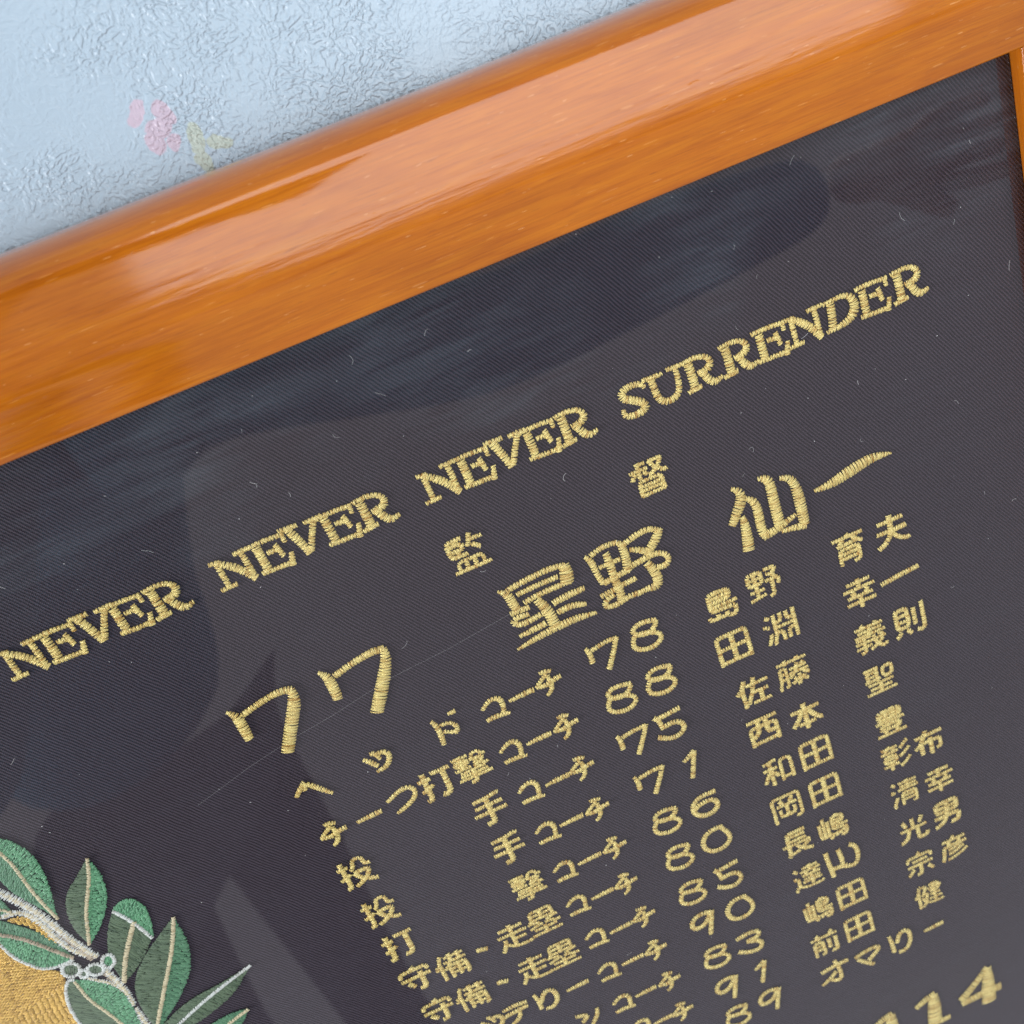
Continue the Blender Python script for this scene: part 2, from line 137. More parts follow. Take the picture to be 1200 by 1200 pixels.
        '宗': [[[-23, 21], [-27, 22], [-39, 38], [-44, 40]], [[1, 6], [0, 42], [-2, 45], [-14, 46]], [[41, 40], [26, 22]], [[-4, -48], [-1, -46], [2, -34]], [[-24, -14], [25, -14]], [[42, -19], [41, -34], [-41, -34], [-41, -19]], [[-42, 6], [43, 6]]],
        '彦': [[[-4, -48], [2, -42], [3, -35]], [[44, 23], [39, 24], [31, 30], [13, 38], [-19, 45], [-26, 43]], [[-18, -35], [-16, -12]], [[-19, 23], [-12, 24], [2, 21], [29, 9], [34, 9]], [[44, -12], [-35, -12], [-37, 23], [-44, 43]], [[40, -35], [-37, -35]], [[22, -35], [22, -26], [18, -14], [18, -12], [22, -12], [22, -5]], [[-20, 5], [-6, 5], [21, -5], [28, -5]]],
        '前': [[[-6, 22], [-38, 22]], [[31, -48], [26, -45], [19, -29]], [[-19, -29], [-19, -36], [-26, -46]], [[14, 26], [14, -11]], [[-38, 5], [-6, 5]], [[18, 42], [22, 46], [34, 45], [36, 42], [37, -14]], [[44, -29], [-45, -29]], [[-38, 45], [-38, -12], [-7, -12], [-7, 43], [-9, 46], [-18, 46]]],
        '健': [[[48, 41], [43, 44], [12, 42], [0, 39], [-12, 31]], [[-12, 24], [-17, 22], [-22, 11], [-21, 8]], [[-46, -2], [-42, -12], [-36, -16]], [[-19, -39], [-6, -39], [-8, -30], [-18, -8]], [[-24, 44], [-12, 31]], [[-18, -8], [-23, -4]], [[6, 6], [40, 6]], [[2, -24], [46, -24]], [[44, 21], [2, 21]], [[7, -9], [38, -9], [38, -38], [7, -38]], [[21, 33], [21, -46]], [[-35, 45], [-36, -18], [-29, -45], [-26, -47]], [[-12, 31], [-12, 24], [-11, 24], [-7, 11], [-4, -7], [-18, -8]]],
        '打': [[[4, 42], [8, 45], [25, 42], [26, -37]], [[-12, -1], [-13, 1], [-29, 4], [-29, 8], [-45, 11]], [[-14, -24], [-45, -24]], [[-41, 45], [-31, 44], [-29, 42], [-29, -46]], [[-5, -37], [45, -37]]],
        '撃': [[[44, -1], [41, 1], [31, -2], [26, -4], [25, -8]], [[44, -31], [33, -31], [31, -44], [11, -44], [9, -35], [4, -29]], [[11, -17], [19, -8]], [[4, -29], [6, -22], [35, -22], [34, -17], [25, -8]], [[6, -2], [16, -4], [19, -8]], [[25, -8], [19, -8]], [[46, 31], [-46, 31]], [[-42, -24], [-7, -24]], [[-46, -5], [-4, -5]], [[-45, -42], [-4, -42]], [[38, 19], [-38, 19]], [[-1, 8], [-1, 44], [-4, 46], [-16, 46]], [[-24, -14], [-42, -16], [-41, -32], [-7, -31], [-8, -15], [-24, -14]], [[-24, -47], [-24, -5]], [[33, 7], [22, 5], [0, 8], [-35, 8]]],
        '投': [[[44, -14], [29, -15], [28, -42], [1, -42], [-1, -22], [-6, -14], [-11, -11]], [[44, 44], [31, 41], [19, 34], [17, 31]], [[-6, 2], [-4, 10], [12, 31]], [[-6, 2], [34, 1], [32, 12], [17, 31]], [[12, 31], [4, 38], [-16, 46]], [[12, 31], [17, 31]], [[-45, -25], [-17, -25]], [[-46, 10], [-31, 7], [-30, 4], [-19, 2], [-18, 0]], [[-41, 44], [-32, 44], [-31, 41], [-31, -46]]],
        '手': [[[44, 10], [-46, 10]], [[38, -16], [-38, -16]], [[-21, 46], [-5, 45], [-1, 42], [-1, -40]], [[-37, -38], [0, -40], [29, -46], [37, -44]]],
        '守': [[[-2, -46], [2, -33]], [[-29, 11], [-16, 28]], [[43, -3], [-44, -3]], [[16, -19], [15, 42], [11, 45], [-2, 46]], [[40, -19], [39, -33], [-41, -33], [-42, -19]]],
        '備': [[[-35, -14], [-41, -12], [-45, -6], [-46, 2]], [[-9, 14], [41, 14]], [[28, -46], [28, -18]], [[2, -46], [2, -18]], [[-14, -36], [42, -36]], [[41, 30], [-9, 30]], [[-9, 46], [-10, 0]], [[16, 43], [16, -1]], [[-18, -18], [45, -18]], [[-10, 0], [-4, -11], [-2, -17]], [[-21, 6], [-8, -2], [40, -1], [40, 44], [39, 46], [33, 46]], [[-22, -48], [-26, -45], [-35, -16], [-33, -12], [-33, 45]]],
        '走': [[[36, 13], [-1, 13]], [[-34, -34], [35, -34]], [[-43, -11], [42, -11]], [[-1, 39], [-1, -46]], [[48, 41], [42, 44], [9, 43], [1, 41], [-15, 34], [-25, 22], [-29, 21]], [[-27, 3], [-29, 21], [-44, 44]]],
        '塁': [[[-6, 9], [-9, 6], [-44, 15]], [[44, -9], [36, -9]], [[-34, -15], [-38, -12], [-38, -8]], [[10, -2], [16, -1], [36, -9]], [[5, 7], [12, 6], [42, 16], [48, 14]], [[-1, -15], [-1, -45]], [[-46, 44], [46, 44]], [[-1, 16], [-1, 44]], [[-34, 24], [33, 24]], [[-34, -30], [33, -30]], [[33, -16], [-34, -15]], [[-13, -3], [-18, -1], [-38, -8], [-46, -6]], [[36, -9], [33, -16], [33, -44], [31, -46], [-32, -46], [-34, -15]]],
        '監': [[[34, -2], [21, -14], [16, -14]], [[-12, 18], [-12, 44]], [[14, -31], [46, -30]], [[-22, -28], [-22, -42]], [[10, 44], [10, 18]], [[-22, -12], [-22, 4]], [[-43, -12], [-6, -13], [-7, -28], [-43, -28]], [[32, 44], [32, 18], [-33, 18], [-33, 44]], [[46, 44], [-46, 44]], [[-2, 4], [-43, 3], [-43, -41], [-4, -42]], [[19, -46], [17, -45], [14, -31], [6, -16]]],
        '督': [[[-12, -18], [-9, -17], [-5, -10]], [[-44, -6], [-38, -17], [-34, -19]], [[-31, 18], [30, 18]], [[-24, -41], [-5, -41]], [[-31, 43], [30, 43]], [[8, -42], [38, -41]], [[-31, 30], [30, 30]], [[30, 43], [29, 4], [-31, 5], [-31, 43]], [[-24, -46], [-24, -4]], [[38, -41], [34, -29], [23, -16], [4, -4], [1, -6]], [[-46, -26], [-2, -26]], [[47, -6], [40, -4], [22, -16], [11, -31], [8, -42]]],
    },
    'P': [
        ['N', 0.5, 0, 1, 'letter'],
        ['E', 19.9, 0, 1, 'letter'],
        ['V', 43.3, 0, 1, 'letter'],
        ['E', 51.7, 0, 1, 'letter'],
        ['R', 68.2, 0, 1, 'letter'],
        ['N', 99.7, 0, 1, 'letter'],
        ['E', 119.6, 0, 1, 'letter'],
        ['V', 142.6, 0, 1, 'letter'],
        ['E', 152.4, 0, 1, 'letter'],
        ['R', 168.6, 0, 1, 'letter'],
        ['N', 199.8, 0, 1, 'letter'],
        ['E', 219.3, 0, 1, 'letter'],
        ['V', 242.7, 0, 1, 'letter'],
        ['E', 252.1, 0, 1, 'letter'],
        ['R', 268, 0, 1, 'letter'],
        ['S', 300.8, 0.1, 1, 'letter'],
        ['U', 318.6, -0.2, 1, 'letter'],
        ['R', 332.6, 0.1, 1, 'letter'],
        ['R', 351.5, 0.1, 1, 'letter'],
        ['E', 370.3, 0.1, 1, 'letter'],
        ['N', 386.2, -0.1, 1, 'letter'],
        ['D', 406.2, 0.4, 1, 'letter'],
        ['E', 424.3, -0.3, 1, 'letter'],
        ['R', 441.6, -0.3, 1, 'letter'],
        ['H1', 231.7, 72.6, 1, 'character'],
        ['H2', 278.6, 73.1, 1, 'character'],
        ['H3', 354.6, 76.1, 1, 'character'],
        ['H4', 400.9, 74.5, 1, 'character'],
        ['B7a', 89.4, 66.4, 1, 'character'],
        ['B7b', 136.5, 66.7, 1, 'character'],
        ['コ', 190.3, 117.9, 1, 'character'],
        ['ー', 205, 117, 1, 'character'],
        ['チ', 220.3, 116.1, 1, 'character'],
        ['7', 251.4, 113, 1, 'digit'],
        ['8', 276.2, 114.1, 1, 'digit'],
        ['島', 318.5, 115.5, 0, 'character'],
        ['野', 343.2, 115.4, 0, 'character'],
        ['育', 392.5, 116.1, 0, 'character'],
        ['夫', 417.2, 116.4, 0, 'character'],
        ['コ', 189.7, 146.8, 1, 'character'],
        ['ー', 204.6, 146.3, 1, 'character'],
        ['チ', 220.1, 145.6, 1, 'character'],
        ['8', 252.7, 143.9, 1, 'digit'],
        ['8', 275.8, 143.7, 1, 'digit'],
        ['田', 318.4, 144.1, 0, 'character'],
        ['淵', 345.6, 144.3, 0, 'character'],
        ['幸', 392.9, 145.1, 0, 'character'],
        ['一s', 416.8, 145.5, 1, 'character'],
        ['コ', 189.7, 175.8, 1, 'character'],
        ['ー', 205.2, 175.9, 1, 'character'],
        ['チ', 219.5, 175.1, 1, 'character'],
        ['7', 250.3, 171.7, 1, 'digit'],
        ['5', 272.9, 172.6, 1, 'digit'],
        ['佐', 321.6, 175.8, 0, 'character'],
        ['藤', 345.9, 175, 0, 'character'],
        ['義', 393.3, 174.8, 0, 'character'],
        ['則', 417.1, 175.7, 0, 'character'],
        ['コ', 189.2, 206, 1, 'character'],
        ['ー', 203.5, 205.4, 1, 'character'],
        ['チ', 219, 205.3, 1, 'character'],
        ['7', 251.2, 201.9, 1, 'digit'],
        ['1', 275.8, 204.5, 1, 'digit'],
        ['西', 321.1, 204, 0, 'character'],
        ['本', 346.4, 206.7, 0, 'character'],
        ['聖', 393.4, 205, 0, 'character'],
        ['コ', 189.5, 236.5, 1, 'character'],
        ['ー', 204.4, 236, 1, 'character'],
        ['チ', 219.7, 235.7, 1, 'character'],
        ['8', 252.8, 234.2, 1, 'digit'],
        ['6', 276.3, 234.2, 1, 'digit'],
        ['和', 322.1, 235, 0, 'character'],
        ['田', 346.5, 234.8, 0, 'character'],
        ['豊', 393.6, 235.9, 0, 'character'],
        ['コ', 188.3, 263.9, 1, 'character'],
        ['ー', 203.3, 264.2, 1, 'character'],
        ['チ', 218, 264, 1, 'character'],
        ['8', 252.5, 262.9, 1, 'digit'],
        ['0', 275.7, 262.7, 1, 'digit'],
        ['岡', 321.4, 263.5, 0, 'character'],
        ['田', 346.1, 263.9, 0, 'character'],
        ['彰', 392.7, 262.8, 0, 'character'],
        ['布', 413.9, 263.5, 0, 'character'],
        ['コ', 190.4, 293.6, 1, 'character'],
        ['ー', 205.5, 294.5, 1, 'character'],
        ['チ', 220.2, 293.6, 1, 'character'],
        ['8', 252.3, 292.6, 1, 'digit'],
        ['5', 276.2, 292.1, 1, 'digit'],
        ['長', 320.9, 292.2, 0, 'character'],
        ['嶋', 345.1, 292.8, 0, 'character'],
        ['清', 393, 291.8, 0, 'character'],
        ['幸', 415.9, 294.4, 0, 'character'],
        ['コ', 189, 322.7, 1, 'character'],
        ['ー', 204.4, 322.5, 1, 'character'],
        ['チ', 219.4, 322.5, 1, 'character'],
        ['9', 250.8, 318, 1, 'digit'],
        ['0', 275.8, 321.1, 1, 'digit'],
        ['達', 321.4, 321, 0, 'character'],
        ['川', 344.8, 321.1, 1, 'character'],
        ['光', 393.1, 323.1, 0, 'character'],
        ['男', 415.9, 322.7, 0, 'character'],
        ['コ', 189.3, 352.4, 1, 'character'],
        ['ー', 204.2, 351.8, 1, 'character'],
        ['チ', 219.9, 351.8, 1, 'character'],
        ['8', 252.7, 350.4, 1, 'digit'],
        ['3', 275.1, 351, 1, 'digit'],
        ['嶋', 322.3, 351.4, 0, 'character'],
        ['田', 345.1, 351.8, 0, 'character'],
        ['宗', 392.4, 352.5, 0, 'character'],
        ['彦', 416.4, 352.4, 0, 'character'],
        ['コ', 194.1, 379.2, 1, 'character'],
        ['ー', 207.7, 381, 1, 'character'],
        ['チ', 220.4, 381.2, 1, 'character'],
        ['9', 251.1, 378, 1, 'digit'],
        ['1', 275.3, 380, 1, 'digit'],
        ['前', 320, 381.4, 0, 'character'],
        ['田', 344.1, 381.3, 0, 'character'],
        ['健', 393.5, 381.7, 0, 'character'],
        ['8', 252.4, 407.3, 1, 'digit'],
        ['9', 274.4, 405, 1, 'digit'],
        ['オ', 320.1, 409.5, 1, 'character'],
        ['マ', 344.9, 408.3, 1, 'character'],
        ['リ2', 368.4, 410, 1, 'character'],
        ['ー', 392, 411.7, 1, 'character'],
        ['ヘ', 91.4, 117.6, 1, 'character'],
        ['ッ', 125.1, 117.8, 1, 'character'],
        ['ド', 163.5, 116.5, 1, 'character'],
        ['チ', 88.8, 147.4, 1, 'character'],
        ['ー', 108.7, 147.3, 1, 'character'],
        ['フ', 127.6, 146.1, 1, 'character'],
        ['打', 147.2, 145.6, 0, 'character'],
        ['撃', 167.1, 145.3, 0, 'character'],
        ['投', 88.9, 176.5, 0, 'character'],
        ['手', 166.3, 175, 0, 'character'],
        ['投', 89.6, 206.9, 0, 'character'],
        ['手', 166.2, 204.6, 0, 'character'],
        ['打', 89.8, 234.8, 0, 'character'],
        ['撃', 167.2, 235, 0, 'character'],
        ['守', 88.8, 262.2, 0, 'character'],
        ['備', 109.6, 264.8, 0, 'character'],
        ['・', 128, 263.8, 1, 'character'],
        ['走', 147.3, 264.5, 0, 'character'],
        ['塁', 166.4, 263.5, 0, 'character'],
        ['守', 90.9, 292.1, 0, 'character'],
        ['備', 111.1, 293.4, 0, 'character'],
        ['・', 130, 293.3, 1, 'character'],
        ['走', 149.7, 293.7, 0, 'character'],
        ['塁', 168.1, 293.6, 0, 'character'],
        ['テ', 128.7, 319.5, 1, 'character'],
        ['リ', 149.1, 320.6, 1, 'character'],
        ['ー', 168.3, 322.4, 1, 'character'],
        ['ン', 165.7, 349.7, 1, 'character'],
        ['ッ', 113.7, 320.4, 1, 'character'],
        ['監', 208, 30.3, 0, 'character'],
        ['督', 302.6, 31.9, 0, 'character'],
        ['L1', 379.5, 486.5, 1, 'digit'],
        ['L4', 416, 486.6, 1, 'digit'],
        ['L1', 347.2, 486, 1, 'digit'],
    ],
    'W': {
        'leaves': [
            {'m': [[-53, 69.5], [-51.4, 77.5], [-49.8, 85.7], [-50.1, 97.3], [-50.4, 109.1], [-48.7, 125.9]], 'a': [[-51.8, 67.4], [-47.4, 70.6], [-42.8, 75.5], [-39.9, 85.1], [-39.8, 96.2], [-43.2, 109], [-48.7, 125.9]], 'b': [[-60.5, 82.2], [-59.3, 90.9], [-58.9, 99.4], [-56.7, 106.8], [-52.3, 116.4], [-49, 126.4]], 'ca': 'g', 'cb': 'm', 'cm': 'c', 'wm': 1.3},
            {'m': [[-19.9, 100.7], [-23.3, 109.1], [-27.2, 115.8], [-35.9, 129], [-44, 147.7]], 'a': [[-19.9, 100.7], [-18.5, 109], [-20.3, 120], [-24.7, 129.7], [-33.2, 140.1], [-43.3, 148.2]], 'b': [[-20.1, 100.6], [-30.7, 109.1], [-39.7, 115.8], [-45, 127.9], [-45.9, 138.5], [-44.3, 147.5]], 'ca': 'g', 'cb': 'd', 'cm': 'c', 'wm': 1.4},
            {'m': [[-19.5, 146.4], [-25.9, 154.5], [-34.3, 165.5], [-41.7, 178.9]], 'a': [[-17, 160.1], [-23.7, 167.4], [-34, 175.8], [-41.6, 179.6]], 'b': [[-24.9, 135.1], [-30.7, 141.7], [-38.5, 154.5], [-42.1, 167.1], [-41.8, 179.1]], 'ca': 'd', 'cb': 'd', 'cm': 'c', 'wm': 2},
            {'m': [[-25, 135.4], [-21.7, 141.8], [-19.1, 149.9], [-17, 160.1]], 'a': [[-24.9, 135.1], [-21, 132], [-14.1, 131.9], [-10.8, 138.4], [-11.5, 147.4], [-15.8, 160.1]], 'b': None, 'ca': 'g', 'cb': None, 'cm': 'w', 'wm': 1.5},
            {'m': [[-2.2, 154.1], [-8.2, 165.8], [-15.6, 177.7], [-25.7, 191.6], [-42.1, 215.1]], 'a': [[-2.2, 154.1], [-2.8, 167.6], [-5.7, 180.8], [-12.8, 193.2], [-24.2, 204.9], [-41.4, 217.4]], 'b': [[-2.4, 154], [-13.3, 160.9], [-25.9, 169.3], [-35.3, 178.3], [-41.1, 188.2], [-44, 203.9], [-43.8, 214.8]], 'ca': 'm', 'cb': 'd', 'cm': 'c', 'wm': 1.7},
            {'m': [[16.4, 203.7], [-3.3, 209.1], [-16.5, 213.6], [-33.2, 220.3]], 'a': [[16.4, 203.7], [7.5, 211.9], [-1.7, 218.3], [-16.5, 223.6], [-30.1, 226.1]], 'b': [[16.2, 203.6], [-2.3, 207.2], [-17.2, 207.8], [-28.4, 210.9], [-39.9, 216.6]], 'ca': 'd', 'cb': 'd', 'cm': 'w', 'wm': 1.5},
            {'m': [[2.3, 230.9], [-6.5, 233.2], [-15.4, 236.3]], 'a': [[2.3, 230.9], [-1.5, 235.7], [-8, 241.4]], 'b': [[2.1, 230.8], [-6.6, 228.5], [-22.5, 230.5]], 'ca': 'm', 'cb': 'm', 'cm': 'c', 'wm': 1.6},
            {'m': [[-79.9, 116.8], [-76.3, 119.9], [-69.3, 126.7], [-63.5, 136], [-54.7, 151.4]], 'a': [[-80.6, 117.9], [-78.6, 123.9], [-78.2, 134.5], [-74.1, 144.8], [-68.3, 152.4], [-55.4, 152.6]], 'b': [[-75.3, 108.9], [-72, 112.5], [-65.8, 120.7], [-59.8, 129.6], [-56.1, 140.7], [-54.3, 151.2]], 'ca': 'g', 'cb': 'm', 'cm': 'b', 'wm': 1.8, 'rim': 1},
            {'m': [[-61.5, 165.7], [-61.7, 179.6], [-58.1, 192.5], [-55, 208.9]], 'a': [[-61, 164.7], [-53.8, 169.5], [-46.4, 179.5], [-44.6, 190.3], [-48.9, 213.1]], 'b': [[-61.4, 164.4], [-64.1, 162.7], [-69.4, 171], [-72.6, 182.6], [-73.2, 196.3]], 'ca': 'g', 'cb': 'd', 'cm': 'c', 'wm': 1.3, 'rim': 2},
            {'m': [[-71.2, 103.8], [-68.5, 106.7], [-64.7, 111.2]], 'a': [[-67.3, 97.2], [-65.3, 101.1], [-64.2, 106.7], [-64.4, 111.1]], 'b': [[-73.8, 108.3], [-71, 110.8], [-67.9, 111.2], [-64.7, 111.6]], 'ca': 'm', 'cb': 'm', 'cm': 'c', 'wm': 1.2},
        ],
        'branch': [
            {'s': [[-65.5, 92.4, 5.3], [-63.2, 97.5, 5.5], [-58.4, 108, 5.6], [-54, 119.2, 5.2], [-51.3, 134.2, 4.7], [-48, 148.4, 4.7], [-44.7, 157.1, 4.3]], 'c': 'w'},
            {'s': [[-74.8, 110, 2.6], [-69.4, 111.8, 3.1], [-62.2, 112.5, 3.9], [-58, 116.7, 5], [-56.1, 124.9, 4.8], [-55.4, 135.6, 4.6], [-53.3, 145.8, 4.3], [-48.6, 153.7, 3.9]], 'c': 'w'},
            {'s': [[-57.8, 110.6, 1.9], [-54, 123.1, 2.1], [-52.1, 137.7, 2.6], [-48.3, 153.1, 4.2], [-47.1, 157.2, 5.5]], 'c': 'b'},
            {'s': [[-45.9, 165.5, 4.1], [-44.4, 175.7, 4.3], [-43.5, 184.9, 3.9], [-44.9, 195.3, 2.9]], 'c': 'w'},
            {'s': [[-45, 197.8, 2.2], [-45.6, 204.6, 4.1], [-45.9, 214.3, 4.7]], 'c': 'w'},
            {'s': [[-57, 164.8, 2.2], [-51.3, 171.2, 2.8], [-45.8, 178.2, 3], [-43.5, 184.9, 2.6]], 'c': 'w'},
            {'s': [[-47.1, 168.8, 2.4], [-45.4, 177.6, 2.9], [-45, 185.6, 1.6]], 'c': 'b'},
        ],
        'berries': [
            {'o': [[-55.4, 160, 1.2], [-56.9, 161.6, 1.3], [-58.8, 162.3, 1.5], [-60.9, 161.9, 1.5], [-62.5, 160.5, 1.5], [-63.3, 158.5, 1.3], [-63.2, 156.2, 1.1], [-62.1, 154.3, 1.2], [-60.3, 153.2, 1.4], [-58.3, 153, 1.5], [-56.4, 153.9, 1.5], [-55.2, 155.7, 1.4], [-54.8, 157.9, 1.2], [-55.4, 160, 1.1]], 'f': [[-55.9, 159.7], [-57.1, 161], [-58.8, 161.5], [-60.5, 161.1], [-61.9, 159.9], [-62.7, 158.2], [-62.6, 156.4], [-61.7, 154.8], [-60.2, 153.9], [-58.5, 153.8], [-56.9, 154.6], [-55.8, 156.1], [-55.4, 157.9], [-55.9, 159.7]], 'c': 'd'},
            {'o': [[-45.8, 166, 1.2], [-47, 167.3, 1.4], [-48.8, 167.8, 1.5], [-50.6, 167.3, 1.6], [-52.1, 166.1, 1.5], [-52.9, 164.3, 1.4], [-52.9, 162.4, 1.1], [-52, 160.8, 1.2], [-50.5, 159.9, 1.4], [-48.7, 159.9, 1.5], [-47, 160.8, 1.5], [-45.8, 162.3, 1.4], [-45.3, 164.2, 1.2], [-45.8, 166, 1.1]], 'f': [[-46.3, 165.7], [-47.3, 166.7], [-48.7, 167], [-50.2, 166.6], [-51.5, 165.5], [-52.3, 164.1], [-52.3, 162.6], [-51.6, 161.3], [-50.4, 160.7], [-48.9, 160.7], [-47.4, 161.4], [-46.4, 162.7], [-46, 164.2], [-46.3, 165.7]], 'c': 'd'},
            {'o': [[-39, 163.8, 1.2], [-40.2, 165.4, 1.3], [-41.8, 166.3, 1.5], [-43.3, 166.3, 1.6], [-44.4, 165.2, 1.5], [-44.8, 163.5, 1.3], [-44.5, 161.5, 1.1], [-43.5, 159.6, 1.2], [-42, 158.3, 1.3], [-40.4, 157.9, 1.5], [-39.1, 158.4, 1.5], [-38.3, 159.8, 1.4], [-38.3, 161.8, 1.2], [-39, 163.8, 1.1]], 'f': [[-39.5, 163.5], [-40.5, 164.8], [-41.8, 165.5], [-43, 165.5], [-43.9, 164.7], [-44.2, 163.3], [-43.9, 161.6], [-43.1, 160.1], [-41.9, 159], [-40.6, 158.7], [-39.6, 159.1], [-38.9, 160.3], [-38.9, 161.8], [-39.5, 163.5]], 'c': 'g'},
            {'o': [[-53.5, 164.3, 1], [-54.3, 165.2, 1.1], [-55.2, 165.6, 1.2], [-56.2, 165.5, 1.3], [-56.9, 164.8, 1.2], [-57.3, 163.8, 1.1], [-57.1, 162.6, 0.9], [-56.5, 161.6, 1], [-55.6, 160.9, 1.1], [-54.6, 160.7, 1.2], [-53.8, 161.1, 1.2], [-53.2, 162, 1.1], [-53.1, 163.1, 1], [-53.5, 164.3, 0.9]], 'f': [[-53.9, 164], [-54.5, 164.7], [-55.2, 165], [-55.9, 164.9], [-56.5, 164.4], [-56.7, 163.6], [-56.6, 162.7], [-56.2, 162], [-55.5, 161.5], [-54.8, 161.4], [-54.2, 161.7], [-53.7, 162.3], [-53.7, 163.2], [-53.9, 164]], 'c': 'd'},
        ],
        'disc': [
            [-80.9, 113],
            [-78.9, 120.6],
            [-77.9, 133.9],
            [-74.1, 144.8],
            [-68.5, 152.7],
            [-63.6, 157.1],
            [-65, 163.7],
            [-69.4, 171],
            [-72.6, 182.6],
            [-73.2, 196.3],
            [-77.3, 206],
            [-118.9, 176.9],
        ],
        'gap': [
            [-68.9, 114.7],
            [-62.7, 115.3],
            [-58.5, 119.4],
            [-56.9, 128.3],
            [-55.3, 141.3],
            [-58.1, 136.3],
            [-60.5, 126.8],
            [-65, 119.2],
        ],
    },
}


# ------------------------------------------------------------------ materials
class NT:
    def __init__(s, name):
        s.m = bpy.data.materials.new(name); s.m.use_nodes = True
        s.t = s.m.node_tree; s.n = s.t.nodes; s.l = s.t.links
        s.b = s.n['Principled BSDF']; s.out = s.n['Material Output']

    def new(s, typ, **kw):
        n = s.n.new(typ)
        for k, v in kw.items():
            if k.startswith('i_'):
                n.inputs[k[2:].replace('_', ' ')].default_value = v
            else:
                setattr(n, k, v)
        return n

    def link(s, a, b):
        s.l.new(a, b)

    def val(s, x):
        return x

    def math(s, op, a, b=None, c=None, clamp=False):
        n = s.n.new('ShaderNodeMath'); n.operation = op; n.use_clamp = clamp
        for i, x in enumerate((a, b, c)):
            if x is None: continue
            if hasattr(x, 'is_linked') or hasattr(x, 'links'): s.l.new(x, n.inputs[i])
            else: n.inputs[i].default_value = x
        return n.outputs[0]

    def ramp(s, f, stops):
        n = s.n.new('ShaderNodeValToRGB'); e = n.color_ramp.elements
        e[0].position, e[0].color = stops[0][0], (*stops[0][1], 1)
        e[1].position, e[1].color = stops[-1][0], (*stops[-1][1], 1)
        for p, c in stops[1:-1]:
            q = e.new(p); q.color = (*c, 1)
        s.l.new(f, n.inputs[0]); return n.outputs[0]

    def noise(s, vec, scale, detail=3, rough=.5, dist=0.0):
        n = s.new('ShaderNodeTexNoise', i_Scale=scale, i_Detail=detail, i_Roughness=rough, i_Distortion=dist)
        if vec is not None: s.l.new(vec, n.inputs['Vector'])
        return n.outputs['Fac']

    def mapping(s, src, scale=(1, 1, 1), rot=(0, 0, 0), loc=(0, 0, 0)):
        n = s.new('ShaderNodeMapping'); n.inputs['Scale'].default_value = scale
        n.inputs['Rotation'].default_value = rot; n.inputs['Location'].default_value = loc
        s.l.new(src, n.inputs['Vector']); return n.outputs[0]

    def mix(s, f, a, b, typ='MIX'):
        n = s.n.new('ShaderNodeMix'); n.data_type = 'RGBA'; n.blend_type = typ
        for i, x in ((0, f), (6, a), (7, b)):
            if hasattr(x, 'links'): s.l.new(x, n.inputs[i])
            elif i == 0: n.inputs[0].default_value = x
            else: n.inputs[i].default_value = (*x, 1)
        return n.outputs[2]

    def bump(s, h, strength, dist, normal=None):
        n = s.new('ShaderNodeBump', i_Strength=strength, i_Distance=dist)
        s.l.new(h, n.inputs['Height'])
        if normal is not None: s.l.new(normal, n.inputs['Normal'])
        return n.outputs[0]


def uvcoord(t):
    """object coordinates of meshes whose local frame is (u, v, h) in units: the 'pos' attribute"""
    n = t.new('ShaderNodeAttribute', attribute_name='pos'); return n.outputs['Vector']


